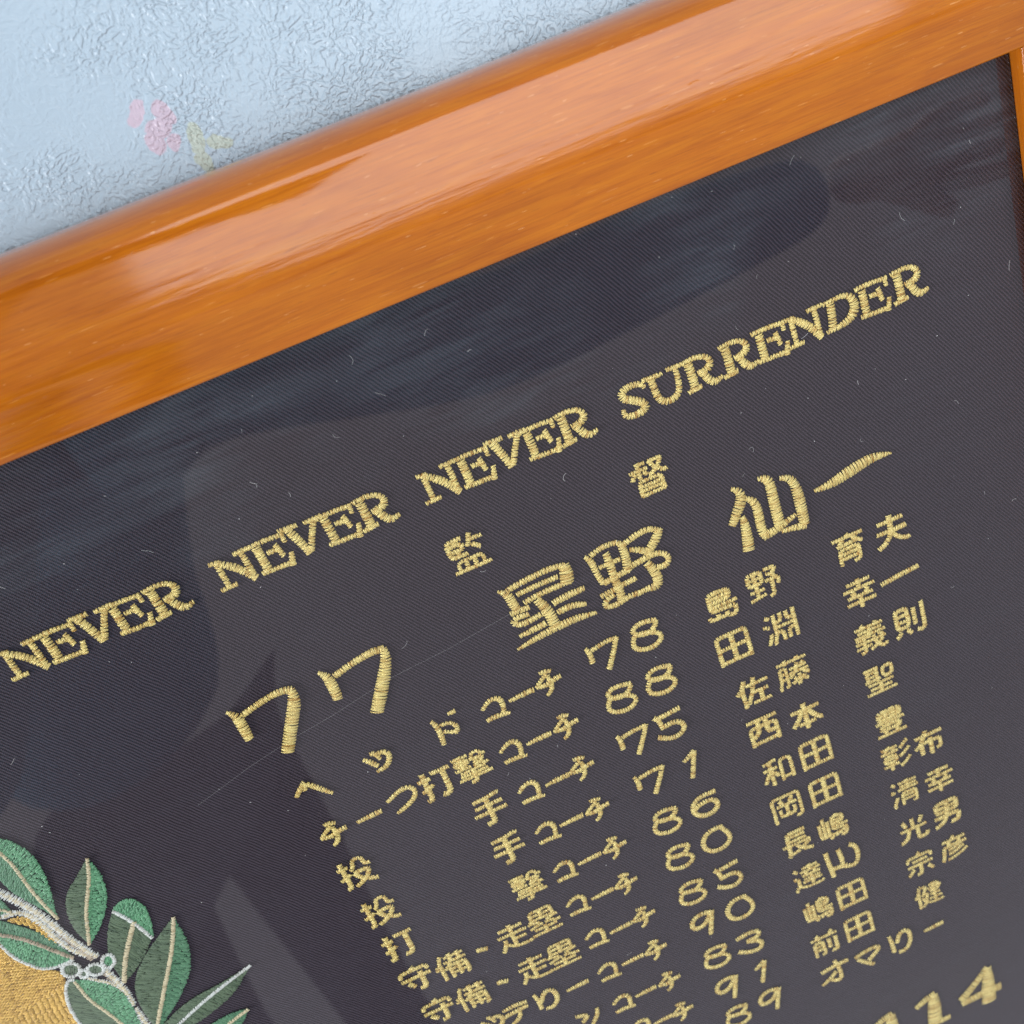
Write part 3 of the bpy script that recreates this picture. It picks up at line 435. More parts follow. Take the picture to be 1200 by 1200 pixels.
def m_wood():
    t = NT('varnished_orange_wood')
    g = uvcoord(t)                                   # (along, around, rail id)
    a = t.mapping(g, (0.004, 0.045, 1.0))
    grain = t.noise(a, 6.0, 5, .6, .6)
    b = t.mapping(g, (0.012, 1.0, 1.0))
    fine = t.noise(b, 2.2, 4, .65, .2)
    broad = t.noise(t.mapping(g, (0.004, 0.012, 1.0)), 2.0, 2, .5, .8)
    c1 = t.ramp(grain, [(0.25, (0.45, 0.112, 0.002)), (0.50, (0.53, 0.148, 0.002)), (0.75, (0.58, 0.182, 0.003))])
    c2 = t.ramp(fine, [(0.38, (0.78, 0.69, 0.58)), (0.54, (1.0, 1.0, 1.0))])
    c = t.mix(0.75, c1, c2, 'MULTIPLY')
    c3 = t.ramp(broad, [(0.30, (0.78, 0.72, 0.6)), (0.60, (1.05, 1.03, 1.0))])
    c = t.mix(0.6, c, c3, 'MULTIPLY')
    # pale pore dashes
    dash = t.noise(t.mapping(g, (0.05, 0.75, 1.0)), 1.6, 1, .4)
    dm = t.ramp(dash, [(0.735, (0, 0, 0)), (0.77, (1, 1, 1))])
    dfine = t.noise(t.mapping(g, (0.16, 1.3, 1.0)), 1.0, 1, .4)
    dm2 = t.ramp(dfine, [(0.76, (0, 0, 0)), (0.79, (1, 1, 1))])
    c = t.mix(t.math('MULTIPLY', dm, 0.3), c, (0.90, 0.42, 0.12))
    c = t.mix(t.math('MULTIPLY', dm2, 0.5), c, (0.92, 0.50, 0.2))
    pore = t.noise(t.mapping(g, (0.09, 2.2, 1.0)), 1.3, 1, .3)
    pm = t.ramp(pore, [(0.70, (0, 0, 0)), (0.74, (1, 1, 1))])
    c = t.mix(t.math('MULTIPLY', pm, 0.45), c, (0.25, 0.06, 0.01))
    # a few dark knots/streaks
    kn = t.noise(t.mapping(g, (0.018, 0.12, 1.0)), 1.0, 2, .5, 1.0)
    km = t.ramp(kn, [(0.69, (0, 0, 0)), (0.78, (1, 1, 1))])
    c = t.mix(t.math('MULTIPLY', km, 0.55), c, (0.30, 0.075, 0.008))
    t.link(c, t.b.inputs['Base Color'])
    t.b.inputs['Roughness'].default_value = 0.42
    t.b.inputs['Specular IOR Level'].default_value = 0.1
    t.b.inputs['Coat Weight'].default_value = 1.0
    t.b.inputs['Coat IOR'].default_value = 1.52
    cr = t.noise(t.mapping(g, (0.02, 0.4, 1.0)), 2.0, 3, .6)
    mr = t.new('ShaderNodeMapRange'); t.link(cr, mr.inputs[0])
    mr.inputs[3].default_value = 0.05; mr.inputs[4].default_value = 0.13
    t.link(mr.outputs[0], t.b.inputs['Coat Roughness'])
    ht = t.noise(t.mapping(g, (0.03, 0.35, 1.0)), 1.0, 3, .5)
    dn = t.ramp(t.noise(t.mapping(g, (0.10, 0.30, 1.0)), 0.9, 1, .3), [(0.76, (0, 0, 0)), (0.80, (1, 1, 1))])
    nb = t.bump(t.math('ADD', ht, t.math('MULTIPLY', dn, -3.0)), 0.05, 0.0006)
    t.link(nb, t.b.inputs['Coat Normal'])
    t.link(t.bump(fine, 0.15, 0.0002), t.b.inputs['Normal'])
    return t.m


def m_wall():
    t = NT('embossed_white_wallpaper')
    g = uvcoord(t)
    wn = t.new('ShaderNodeTexNoise', i_Scale=0.045, i_Detail=2.0); t.link(g, wn.inputs['Vector'])
    sub = t.new('ShaderNodeVectorMath', operation='MULTIPLY_ADD'); t.link(wn.outputs['Color'], sub.inputs[0])
    sub.inputs[1].default_value = (14, 14, 14); t.link(g, sub.inputs[2])
    wv = sub.outputs[0]
    # plaster relief: flat trowelled patches broken by crumbly ridges
    n1 = t.noise(wv, 0.12, 2, .5)
    r1 = t.math('ABSOLUTE', t.math('SUBTRACT', n1, 0.5))
    ridge = t.math('SUBTRACT', 1.0, t.math('MULTIPLY', r1, 22.0), clamp=True)
    n2 = t.noise(wv, 0.46, 1.4, .5)
    crumb = t.ramp(n2, [(0.42, (0, 0, 0)), (0.51, (0.5, 0.5, 0.5)), (0.60, (1, 1, 1))])
    patch = t.ramp(t.noise(g, 0.022, 2, .5), [(0.40, (0.15, 0.15, 0.15)), (0.58, (1, 1, 1))])
    n3 = t.noise(g, 0.85, 2, .5)
    h = t.math('ADD', t.math('MULTIPLY', ridge, 0.10), t.math('MULTIPLY', t.math('MULTIPLY', crumb, patch), 0.75))
    h = t.math('ADD', h, t.math('MULTIPLY', n3, 0.20))
    t.link(t.bump(h, 0.75, 0.00055), t.b.inputs['Normal'])
    base = t.mix(t.noise(g, 0.01, 2), (0.43, 0.54, 0.64), (0.45, 0.56, 0.655))

    def blot(cs, col, fac, base):
        w2 = t.new('ShaderNodeTexNoise', i_Scale=0.16, i_Detail=3.0); t.link(g, w2.inputs['Vector'])
        ad = t.new('ShaderNodeVectorMath', operation='MULTIPLY_ADD'); t.link(w2.outputs['Color'], ad.inputs[0])
        ad.inputs[1].default_value = (5, 5, 0); t.link(g, ad.inputs[2])
        tot = None
        for (x, y, rx, ry, rot) in cs:
            q = t.mapping(ad.outputs[0], (1, 1, 0), (0, 0, 0), (-x - 2.5, -y - 2.5, 0))
            q = t.mapping(q, (1, 1, 1), (0, 0, rot))
            q = t.mapping(q, (1 / rx, 1 / ry, 1))
            ln = t.new('ShaderNodeVectorMath', operation='LENGTH'); t.link(q, ln.inputs[0])
            k = t.math('SUBTRACT', 1.0, ln.outputs['Value'], clamp=True)
            tot = k if tot is None else t.math('MAXIMUM', tot, k)
        f = t.ramp(tot, [(0.05, (0, 0, 0)), (0.16, (fac, fac, fac))])
        return t.mix(f, base, col)
    base = blot([(155.5, -193, 3.4, 5.5, -.7), (165.5, -190, 3.6, 6.0, .5), (160.5, -185.5, 6.0, 4.2, .1), (157, -180.5, 4.2, 5.0, .4), (164, -179, 3.2, 4.2, -.3)], (0.72, 0.42, 0.52), .5, base)
    base = blot([(172.5, -177, 3.4, 6.5, -.1), (180.5, -172.5, 6.0, 3.2, -.3), (171.5, -168, 3.4, 5.0, .2)], (0.55, 0.58, 0.36), .5, base)
    t.link(base, t.b.inputs['Base Color'])
    t.b.inputs['Roughness'].default_value = 0.32
    t.b.inputs['Specular IOR Level'].default_value = 0.6
    return t.m


def m_cloth():
    t = NT('black_twill')
    g = uvcoord(t)
    sx = t.new('ShaderNodeSeparateXYZ'); t.link(g, sx.inputs[0])
    u, v = sx.outputs[0], sx.outputs[1]
    wob = t.math('MULTIPLY', t.noise(g, 0.05, 2), 2.2)
    s = t.math('ADD', t.math('SUBTRACT', t.math('MULTIPLY', u, 0.835), t.math('MULTIPLY', v, 0.55)), wob)
    c = t.math('ADD', t.math('MULTIPLY', u, 0.55), t.math('MULTIPLY', v, 0.835))
    P = 1.5
    w1 = t.math('SINE', t.math('MULTIPLY', s, 2 * math.pi / P))
    w1 = t.math('MULTIPLY', w1, t.math('ADD', 0.45, t.math('MULTIPLY', t.noise(g, 0.35, 3, .6), 1.1)))
    w2 = t.math('SINE', t.math('MULTIPLY', t.math('ADD', c, t.math('MULTIPLY', s, 0.9)), 2 * math.pi / 1.05))
    fz = t.noise(g, 2.6, 3, .7)
    h = t.math('ADD', t.math('MULTIPLY', w1, 0.8), t.math('MULTIPLY', w2, 0.22))
    h = t.math('ADD', t.math('ADD', h, t.math('MULTIPLY', fz, 0.9)), t.math('MULTIPLY', t.noise(g, 0.55, 3, .6), 2.2))
    big = t.noise(g, 0.02, 3, .5)
    nb = t.bump(big, 0.35, 0.004)
    t.link(t.bump(h, 0.9, 0.00022, nb), t.b.inputs['Normal'])
    yarn_shade = t.ramp(t.math('ADD', t.math('MULTIPLY', w1, 0.42), t.math('MULTIPLY', fz, 0.9)), [(0.1, (0.014, 0.0085, 0.013)), (0.9, (0.080, 0.055, 0.076))])  # twill groove shade painted into the yarn colour, plus random fibre tone
    t.link(yarn_shade, t.b.inputs['Base Color'])
    t.b.inputs['Roughness'].default_value = 0.62
    t.b.inputs['Specular IOR Level'].default_value = 0.3
    t.b.inputs['Sheen Weight'].default_value = 0.10
    t.b.inputs['Sheen Roughness'].default_value = 0.4
    t.b.inputs['Sheen Tint'].default_value = (0.75, 0.7, 0.95, 1)
    return t.m


def m_thread(name, dark, light, metal, rough, glint=0.0):
    t = NT(name)
    a = t.new('ShaderNodeAttribute', attribute_name='tint')
    g = t.new('ShaderNodeTexCoord').outputs['Object']
    n = t.noise(g, 3300.0, 2, .7)
    f = t.math('ADD', t.math('MULTIPLY', a.outputs['Fac'], 0.72), t.math('MULTIPLY', n, 0.62))  # random thread tone, plus noise flecks that paint glints into the colour
    c = t.ramp(f, [(0.40, dark), (0.78, light)])
    t.link(c, t.b.inputs['Base Color'])
    t.b.inputs['Metallic'].default_value = metal
    t.b.inputs['Roughness'].default_value = rough
    t.b.inputs['Coat Weight'].default_value = glint
    t.b.inputs['Coat Roughness'].default_value = 0.13
    if not metal:
        t.b.inputs['Sheen Weight'].default_value = 0.15
        t.b.inputs['Anisotropic'].default_value = 0.5
    h = t.noise(g, 5200.0, 2, .6)
    t.link(t.bump(h, 0.9 if metal else 0.5, 0.00020), t.b.inputs['Normal'])
    return t.m


def m_glass():
    t = NT('clear_acrylic_sheet')
    t.n.remove(t.b)
    g = uvcoord(t)
    tr = t.new('ShaderNodeBsdfTransparent'); tr.inputs[0].default_value = (0.98, 0.985, 0.985, 1)
    gl = t.new('ShaderNodeBsdfGlossy'); gl.inputs['Roughness'].default_value = 0.02
    fr = t.new('ShaderNodeFresnel', i_IOR=1.49)
    geo = t.new('ShaderNodeNewGeometry')
    ff = t.math('MULTIPLY', t.math('MULTIPLY', fr.outputs[0], 1.5), t.math('SUBTRACT', 1.0, geo.outputs['Backfacing']))
    mx = t.new('ShaderNodeMixShader'); t.link(ff, mx.inputs[0]); t.link(tr.outputs[0], mx.inputs[1]); t.link(gl.outputs[0], mx.inputs[2])
    # wiped-on film of dust and hand grease, in streaks
    st = t.noise(t.mapping(g, (0.012, 0.09, 1.0), (0, 0, 0.12)), 1.5, 5, .6, .7)
    pz = t.noise(g, 0.012, 2, .5)
    film = t.math('MULTIPLY', t.ramp(st, [(0.42, (0, 0, 0)), (0.72, (1, 1, 1))]), t.ramp(pz, [(0.40, (0, 0, 0)), (0.62, (0.028, 0.028, 0.028))]))
    sv = t.new('ShaderNodeSeparateXYZ'); t.link(g, sv.inputs[0])
    vf = t.new('ShaderNodeMapRange'); t.link(t.math('ADD', sv.outputs[1], t.math('MULTIPLY', t.noise(g, 0.02, 3, .6), 80.0)), vf.inputs[0])
    vf.inputs[1].default_value = -30.0; vf.inputs[2].default_value = 25.0; vf.inputs[3].default_value = 1.5; vf.inputs[4].default_value = 0.15
    film = t.math('MULTIPLY', film, vf.outputs[0])
    df = t.new('ShaderNodeBsdfDiffuse'); df.inputs[0].default_value = (0.50, 0.66, 0.76, 1)
    mz = t.new('ShaderNodeMixShader'); t.link(film, mz.inputs[0]); t.link(mx.outputs[0], mz.inputs[1]); t.link(df.outputs[0], mz.inputs[2])
    t.link(mz.outputs[0], t.out.inputs['Surface'])
    return t.m


def m_plain(name, col, rough=.6, **kw):
    t = NT(name)
    g = t.new('ShaderNodeTexCoord').outputs['Object']
    n = t.noise(g, kw.get('scale', 30.0), 4, .6)
    c = t.ramp(n, [(0.3, tuple(x * .8 for x in col)), (0.7, tuple(min(1, x * 1.15) for x in col))])
    t.link(c, t.b.inputs['Base Color']); t.b.inputs['Roughness'].default_value = rough
    return t.m


WOOD, WALL, CLOTH, GLASS = m_wood(), m_wall(), m_cloth(), m_glass()
GOLD = m_thread('gold_lame_thread', (0.50, 0.235, 0.022), (1.0, 0.81, 0.30), 0.30, 0.24, 0.35)
DGOLD = m_thread('old_gold_thread', (0.30, 0.145, 0.012), (0.88, 0.56, 0.13), 0.4, 0.26, 0.4)
TH = {
    'g': m_thread('bright_green_thread', (0.012, 0.10, 0.04), (0.17, 0.44, 0.23), 0, 0.30),
    'm': m_thread('mid_green_thread', (0.025, 0.11, 0.05), (0.13, 0.31, 0.17), 0, 0.33),
    'd': m_thread('olive_green_thread', (0.04, 0.075, 0.04), (0.16, 0.225, 0.135), 0, 0.36),
    'c': m_thread('cream_thread', (0.46, 0.36, 0.19), (0.84, 0.72, 0.48), 0, 0.42),
    'w': m_thread('silver_white_thread', (0.50, 0.47, 0.41), (0.86, 0.88, 0.85), 0, 0.38),
    'b': m_thread('pale_brown_thread', (0.28, 0.21, 0.13), (0.60, 0.48, 0.35), 0, 0.42),
}


# ------------------------------------------------------------------ mesh helpers
def mesh_obj(name, verts, faces, mat, parent=None, smooth=True, pos=None, tint=None):
    """verts in cloth units (u, v, h), absolute; the object's origin is its parent's"""
    V = np.asarray(verts, float)
    me = bpy.data.meshes.new(name)
    X = np.stack([V[:, 0] * S, -V[:, 2] * S, -V[:, 1] * S], 1)
    F = np.asarray(faces, int) if not isinstance(faces, list) else None
    if F is not None:
        k = F.shape[1]
        me.vertices.add(len(X)); me.vertices.foreach_set('co', X.ravel())
        me.loops.add(F.size); me.loops.foreach_set('vertex_index', F.ravel())
        me.polygons.add(len(F)); me.polygons.foreach_set('loop_start', np.arange(0, F.size, k))
        me.polygons.foreach_set('loop_total', np.full(len(F), k))
        me.update(calc_edges=True)
    else:
        me.from_pydata([tuple(x) for x in X], [], faces)
    a = me.attributes.new('pos', 'FLOAT_VECTOR', 'POINT')
    a.data.foreach_set('vector', (V if pos is None else np.asarray(pos, float)).astype(np.float32).ravel())
    if tint is not None:
        a = me.attributes.new('tint', 'FLOAT', 'POINT'); a.data.foreach_set('value', np.asarray(tint, np.float32))
    me.polygons.foreach_set('use_smooth', np.full(len(me.polygons), smooth))
    me.materials.append(mat); me.validate(); me.update()
    o = bpy.data.objects.new(name, me); COL.objects.link(o)
    if parent is not None: o.parent = parent
    else: o.location = (0, 0, H0)
    return o


def empty(name, label, cat, group=None):
    o = bpy.data.objects.new(name, None); COL.objects.link(o)
    o.location = (0, 0, H0); o.empty_display_size = 0.02
    o['label'] = label; o['category'] = cat
    if group: o['group'] = group
    return o


# ------------------------------------------------------------------ wall
us = np.linspace(-3200, 3600, 35); vs_ = np.linspace(-2200, 2900, 27)
g = np.array([(a, b, -20.0) for b in vs_ for a in us]); n = len(us)
fs = [(j * n + i, (j + 1) * n + i, (j + 1) * n + i + 1, j * n + i + 1) for j in range(len(vs_) - 1) for i in range(n - 1)]
wall = mesh_obj('wall', g, np.array(fs), WALL, None, False)
wall['kind'] = 'structure'

# ------------------------------------------------------------------ frame
frame = empty('picture_frame', 'glossy orange brown wooden picture frame with a clear pane, hung on the embossed white wall', 'picture frame')
IU0, IU1, IV0, IV1 = -430.0, 512.0, -92.6, 640.0
# profile: (distance outwards from the inner lip, height above the cloth)
ctrl = [(5.0, 4.6), (0.25, 4.6), (0.0, 5.2), (0.0, 12.6), (0.5, 14.2), (2.0, 15.2), (6, 16.8), (12, 19.4), (18, 22.0), (21, 23.4), (24, 24.6), (27, 25.2), (33, 25.45),
        (41, 25.55), (49, 25.6), (55, 25.5), (58.8, 25.1), (61.4, 24.2), (63.6, 22.4), (65.8, 20.0), (67.8, 16.8), (69.5, 13.0), (70.8, 8.5), (71.6, 3.0), (71.8, -19.8), (5.0, -19.8)]


def smooth_profile(c):
    c = [np.array(p, float) for p in c]
    out = []
    for i in range(len(c) - 1):
        a, b = c[i], c[i + 1]
        p = c[i - 1] if 3 < i < len(c) - 4 else a
        q = c[i + 2] if 2 < i < len(c) - 4 else b
        k = 4 if 3 < i < 23 else 1
        for j in range(k):
            t = j / k
            if k > 1:
                x = 0.5 * ((2 * a) + (b - p) * t + (2 * p - 5 * a + 4 * b - q) * t * t + (3 * a - p - 3 * b + q) * t ** 3)
            else: x = a
            out.append(x)
    out.append(c[-1])
    return out


PR = smooth_profile(ctrl)
arc = np.concatenate([[0], np.cumsum([np.hypot(*(PR[i + 1] - PR[i])) for i in range(len(PR) - 1)])])


def rail(which, seed):
    secs = 24
    V, PZ = [], []
    for k in range(secs + 1):
        t = k / secs
        for (d, h), s_ in zip(PR, arc):
            if which in ('top', 'bottom'):
                a, b = IU0 - d + .12, IU1 + d - .12; along = a + (b - a) * t
                V.append((along, IV0 - d if which == 'top' else IV1 + d, h))
            else:
                a, b = IV0 - d + .12, IV1 + d - .12; along = a + (b - a) * t
                V.append((IU0 - d if which == 'left' else IU1 + d, along, h))
            PZ.append((along, s_, seed))
    n = len(PR); F = []
    for k in range(secs):
        for i in range(n):
            j = (i + 1) % n
            f = (k * n + i, k * n + j, (k + 1) * n + j, (k + 1) * n + i)
            F.append(f if which in ('bottom', 'left') else f[::-1])
    o = mesh_obj('rail', V, np.array(F), WOOD, frame, True, PZ)
    return o


for w_, sd in (('top', 3.3), ('right', 17.2), ('bottom', 31.0), ('left', 44.0)): rail(w_, sd)


def slab(name, u0, u1, v0, v1, h0, h1, mat, parent):
    V = [(u0, v0, h0), (u1, v0, h0), (u1, v1, h0), (u0, v1, h0), (u0, v0, h1), (u1, v0, h1), (u1, v1, h1), (u0, v1, h1)]
    F = [(0, 1, 2, 3), (7, 6, 5, 4), (0, 4, 5, 1), (1, 5, 6, 2), (2, 6, 7, 3), (3, 7, 4, 0)]
    return mesh_obj(name, V, F, mat, parent, False)


slab('glass_pane', IU0 - 4, IU1 + 4, IV0 - 4, IV1 + 4, 3.4, 4.5, GLASS, frame)
slab('backing_board', IU0 - 4.4, IU1 + 4.4, IV0 - 4.4, IV1 + 4.4, -12.0, -2.0, m_plain('grey_board', (0.25, 0.22, 0.18)), frame)

# ------------------------------------------------------------------ cloth
cloth = empty('embroidered_cloth', 'black twill cloth embroidered in gold and green thread, behind the clear pane of the frame', 'embroidery')
us = np.linspace(IU0 - 3.6, IU1 + 3.6, 160); vv = np.linspace(IV0 - 3.6, IV1 + 3.6, 130)
UU, VV = np.meshgrid(us, vv)
hh = -0.45 + 0.20 * np.sin(UU * .041 + 1.3 * np.sin(VV * .017)) + 0.18 * np.sin(VV * .057 + np.sin(UU * .023) * 1.7)
g = np.stack([UU.ravel(), VV.ravel(), hh.ravel()], 1); n = len(us)
ii = (np.arange(len(vv) - 1)[:, None] * n + np.arange(n - 1)[None]).ravel()
mesh_obj('fabric', g, np.stack([ii, ii + n, ii + n + 1, ii + 1], 1), CLOTH, cloth)


# ------------------------------------------------------------------ stitching
class Stitches:
    def __init__(s): s.A, s.B, s.h, s.r, s.base = [], [], [], [], []

    def add(s, A, B, h, r, base=0.0):
        s.A.append(A); s.B.append(B)
        n = len(A)
        s.h.append(np.broadcast_to(h, n)); s.r.append(np.broadcast_to(r, n)); s.base.append(np.broadcast_to(base, n))

    def build(s, name, mat, parent, jit=0.09):
        A, B = np.concatenate(s.A), np.concatenate(s.B)
        h, r, base = np.concatenate(s.h).copy(), np.concatenate(s.r).copy(), np.concatenate(s.base).copy()
        n = len(A)
        A = A + rng.normal(0, jit, A.shape); B = B + rng.normal(0, jit, B.shape)
        h = h * rng.uniform(.85, 1.15, n); r = r * rng.uniform(.86, 1.14, n); base = base + rng.uniform(-.06, .10, n)
        K = 6; C = 5
        t = np.linspace(0, 1, K)
        env = np.sin(np.pi * (0.02 + 0.96 * t)) ** 0.5
        wid = np.array([.7, 1, 1, 1, 1, .7])
        d = B - A; L = np.hypot(d[:, 0], d[:, 1]) + 1e-9
        nrm = np.stack([-d[:, 1], d[:, 0]], 1) / L[:, None]
        ctr = A[:, None, :] + d[:, None, :] * t[None, :, None]
        # a slight bow so that neighbouring threads do not look ruled
        ctr = ctr + nrm[:, None, :] * (rng.normal(0, .09, n)[:, None] * np.sin(np.pi * t)[None])[..., None]
        z = base[:, None] + h[:, None] * env[None]
        th = np.linspace(0, np.pi, C)
        off = np.cos(th)[None, None, :] * (r[:, None] * wid[None])[..., None]
        up = np.sin(th)[None, None, :] * (r[:, None] * wid[None] * .95)[..., None] - 0.35 * r[:, None, None]
        X = ctr[:, :, None, 0] + nrm[:, None, None, 0] * off
        Y = ctr[:, :, None, 1] + nrm[:, None, None, 1] * off
        Z = z[:, :, None] + up
        V = np.stack([X, Y, Z], -1).reshape(-1, 3)
        q = []
        for a in range(K - 1):
            for c in range(C - 1):
                q.append((a * C + c, a * C + c + 1, (a + 1) * C + c + 1, (a + 1) * C + c))
        for a in (0, K - 1):
            q.append((a * C, a * C + 1, a * C + 2, a * C + 2) if False else (a * C, a * C + 1, a * C + 3, a * C + 4))
        q = np.array(q)
        F = (np.arange(n)[:, None, None] * (K * C) + q[None]).reshape(-1, 4)
        tint = np.repeat(np.clip(rng.normal(.56, .13, n), 0, 1), K * C)
        return mesh_obj(name, V, F, mat, parent, True, None, tint)


def resample(P, step):
    P = np.asarray(P, float)
    s = np.concatenate([[0], np.cumsum(np.hypot(np.diff(P[:, 0]), np.diff(P[:, 1])))])
    n = max(int(round(s[-1] / step)), 2)
    q = np.linspace(0, s[-1], n + 1)
    return np.stack([np.interp(q, s, P[:, k]) for k in range(P.shape[1])], 1)


def chaikin(P, it=2, cut=99.0):
    P = np.asarray(P, float)
    for _ in range(it):
        if len(P) < 3: break
        Q = [P[0]]
        for i in range(1, len(P) - 1):
            for e in (P[i - 1], P[i + 1]):
                l = np.hypot(*(e - P[i])[:2]) + 1e-9
                Q.append(P[i] + (e - P[i]) * min(.27, cut / l))
        Q.append(P[-1])
        P = np.array(Q)
    return P


def satin(st, stroke, pitch=0.68, scale_h=0.26, base=0.0, hmax=1.25, slant=0.45, cut=99.0):
    """satin stitches across a stroke given as [u, v, width] points"""
    P = resample(chaikin(stroke, 2, cut), pitch)
    d = np.gradient(P[:, :2], axis=0); d /= np.hypot(d[:, 0], d[:, 1])[:, None] + 1e-9
    nr = np.stack([-d[:, 1], d[:, 0]], 1)
    w = np.maximum(P[:, 2], 1.0)
    k = np.where(np.arange(len(P)) % 2 == 0, 1.0, -1.0)[:, None]
    A = P[:, :2] + nr * w[:, None] / 2 + d * slant * pitch * .5 * k
    B = P[:, :2] - nr * w[:, None] / 2 - d * slant * pitch * .5 * k
    st.add(A, B, np.minimum(w * scale_h, hmax), pitch * .51, base)


def embroider(name, strokes, u, v, scale=1.0, mat=GOLD, **kw):
    st = Stitches()
    for i, s_ in enumerate(strokes):
        s2 = [(u + x * scale, v + y * scale, w * (scale if 'ws' not in kw else 1)) for x, y, w in s_]
        satin(st, s2, kw.get('pitch', .80), kw.get('sh', .26), 0.05 + 0.16 * (i % 3) + kw.get('base', 0), kw.get('hmax', 1.25), cut=kw.get('cut', 99.0))
    return st.build(name, mat, cloth)


for key, u, v, own, kind in DATA['P']:
    if own:
        G_ = DATA['G'][key]
        if kind == 'letter':
            G_ = [[(x, y, max(w * 1.12, 2.2)) for x, y, w in s_] for s_ in G_]
        elif key not in ('H1', 'H2', 'H3', 'H4', 'B7a', 'B7b', 'L1', 'L4'):
            G_ = [[(x, y, min(max(w * 1.12, 2.1), 3.2)) for x, y, w in s_] for s_ in G_]
        else:
            G_ = [[(x, y, w * 1.12 + .15) for x, y, w in s_] for s_ in G_]
        embroider(kind, G_, u, v)
    else:
        K_ = DATA['K'][key]
        wst = 2.25 if len(K_) > 9 else 2.55 if len(K_) > 5 else 2.9
        # thin horizontals, thicker verticals, as in the poster face of the photograph
        sc = 0.194
        strokes = []
        for s_ in K_:
            a, b = np.array(s_[0], float), np.array(s_[-1], float)
            hor = abs(b[0] - a[0]) > 2.2 * abs(b[1] - a[1])
            strokes.append([(x * sc, y * sc + 0.02 * x * 0, wst * (0.92 if hor else 1.08)) for x, y in s_])
        embroider(kind, strokes, u, v, pitch=.78, cut=1.0)


# ------------------------------------------------------------------ wreath and disc
def fill_between(st, A, B, pitch, seg, h, base):
    """threads from curve A to curve B, broken into shorter stitches of about seg units"""
    A = chaikin(A); B = chaikin(B)
    L = max(np.hypot(*np.diff(A, axis=0).T).sum(), np.hypot(*np.diff(B, axis=0).T).sum())
    n = max(int(L / pitch), 3)

    def rs(P):
        s = np.concatenate([[0], np.cumsum(np.hypot(*np.diff(P, axis=0).T))])
        q = np.linspace(0, s[-1], n); return np.stack([np.interp(q, s, P[:, k]) for k in (0, 1)], 1)
    A, B = rs(A), rs(B)
    for a, b in zip(A, B):
        l = np.hypot(*(b - a))
        if l < 0.5: continue
        ph = rng.uniform(0, 1)
        cuts = [0.0] + [c for c in (np.arange(int(l / seg) + 2) - ph) * seg / l if 0.8 / l < c < 1 - 0.8 / l] + [1.0]
        cuts = np.array(cuts)
        p = a + (b - a) * cuts[:-1, None]; q = a + (b - a) * cuts[1:, None]
        st.add(p, q, h, pitch * .60, base)


WR = DATA['W']
for lf in WR['leaves']:
    for side, ck in (('a', 'ca'), ('b', 'cb')):
        if not lf.get(side): continue
        st = Stitches()
        seg = {'g': 2.6, 'm': 4.5, 'd': 9.0}[lf[ck]]
        fill_between(st, lf[side], lf['m'], 0.8, seg, 0.42, 0.25)
        if side == 'a':
            leaf = st.build('leaf', TH[lf[ck]], cloth, .2)
        else:
            st.build('leaf_half', TH[lf[ck]], leaf, .13)
    st = Stitches(); satin(st, [(x, y, lf['wm'] + .5) for x, y in lf['m']], .8, .3, 0.75, .8)
    st.build('midrib', TH[lf['cm']], leaf, .12)
    if lf.get('rim'):
        st = Stitches(); satin(st, [(x, y, 1.9) for x, y in (lf['a'] if lf['rim'] == 1 else lf['b'])], .8, .3, 0.6, .8)
        st.build('rim', TH['w'], leaf, .12)
for br in WR['branch']:
    st = Stitches(); satin(st, [(x, y, w_ * .84) for x, y, w_ in br['s']], .48, .10, 0.7, 1.0); st.build('branch', TH[br['c']], cloth, .34)
    if br['c'] == 'w':
        st = Stitches(); satin(st, [(x, y, w_ * .42) for x, y, w_ in br['s']], .48, .12, 0.95, .6); st.build('branch', TH['c'], cloth, .28)
for be in WR['berries']:
    P = np.array(be['f']); c = P.mean(0)
    st = Stitches(); k = len(P) // 2
    o_ = np.argsort(P[:, 0])
    fill_between(st, P[:k + 1], P[::-1][:k + 1] if len(P) % 2 else P[::-1][:k + 1], .8, 4, .4, .6)
    b_ = st.build('berry', TH[be['c']], cloth, .1)
    st = Stitches(); satin(st, [(x, y, max(w, 2.0)) for x, y, w in be['o']], .85, .28, 1.0, .9)
    st.build('rim', TH['w'], b_, .12)


def tatami(poly, ang, pitch, seg, h, base):
    P = np.array(poly, float); ca, sa = math.cos(ang), math.sin(ang)
    R_ = np.array([[ca, sa], [-sa, ca]]); Q = P @ R_.T
    st = Stitches(); k = 0
    y = Q[:, 1].min() + pitch / 2
    while y < Q[:, 1].max():
        xs = []
        for a, b in zip(Q, np.roll(Q, -1, 0)):
            if (a[1] > y) != (b[1] > y): xs.append(a[0] + (b[0] - a[0]) * (y - a[1]) / (b[1] - a[1]))
        xs.sort()
        for x0, x1 in zip(xs[::2], xs[1::2]):
            ph = (k * 0.37 + rng.uniform(0, .3)) % 1.0
            c = np.arange(x0 - seg * ph, x1, seg)
            c = np.concatenate([[x0], c[(c > x0 + .6) & (c < x1 - .6)], [x1]])
            p = np.stack([c[:-1], np.full(len(c) - 1, y)], 1) @ R_; q = np.stack([c[1:], np.full(len(c) - 1, y)], 1) @ R_
            st.add(p, q, h, pitch * .58, base)
        y += pitch; k += 1
    return st


tatami(chaikin(WR['disc']), math.radians(-14), .85, 3.0, .45, -.15).build('gold_disc', DGOLD, cloth, .07)
tatami(chaikin(WR['gap']), math.radians(50), 1.0, 3.0, .45, .35).build('gold_patch', DGOLD, cloth, .14)

# ------------------------------------------------------------------ lint on the cloth and dust on the pane
LV, LF = [], []


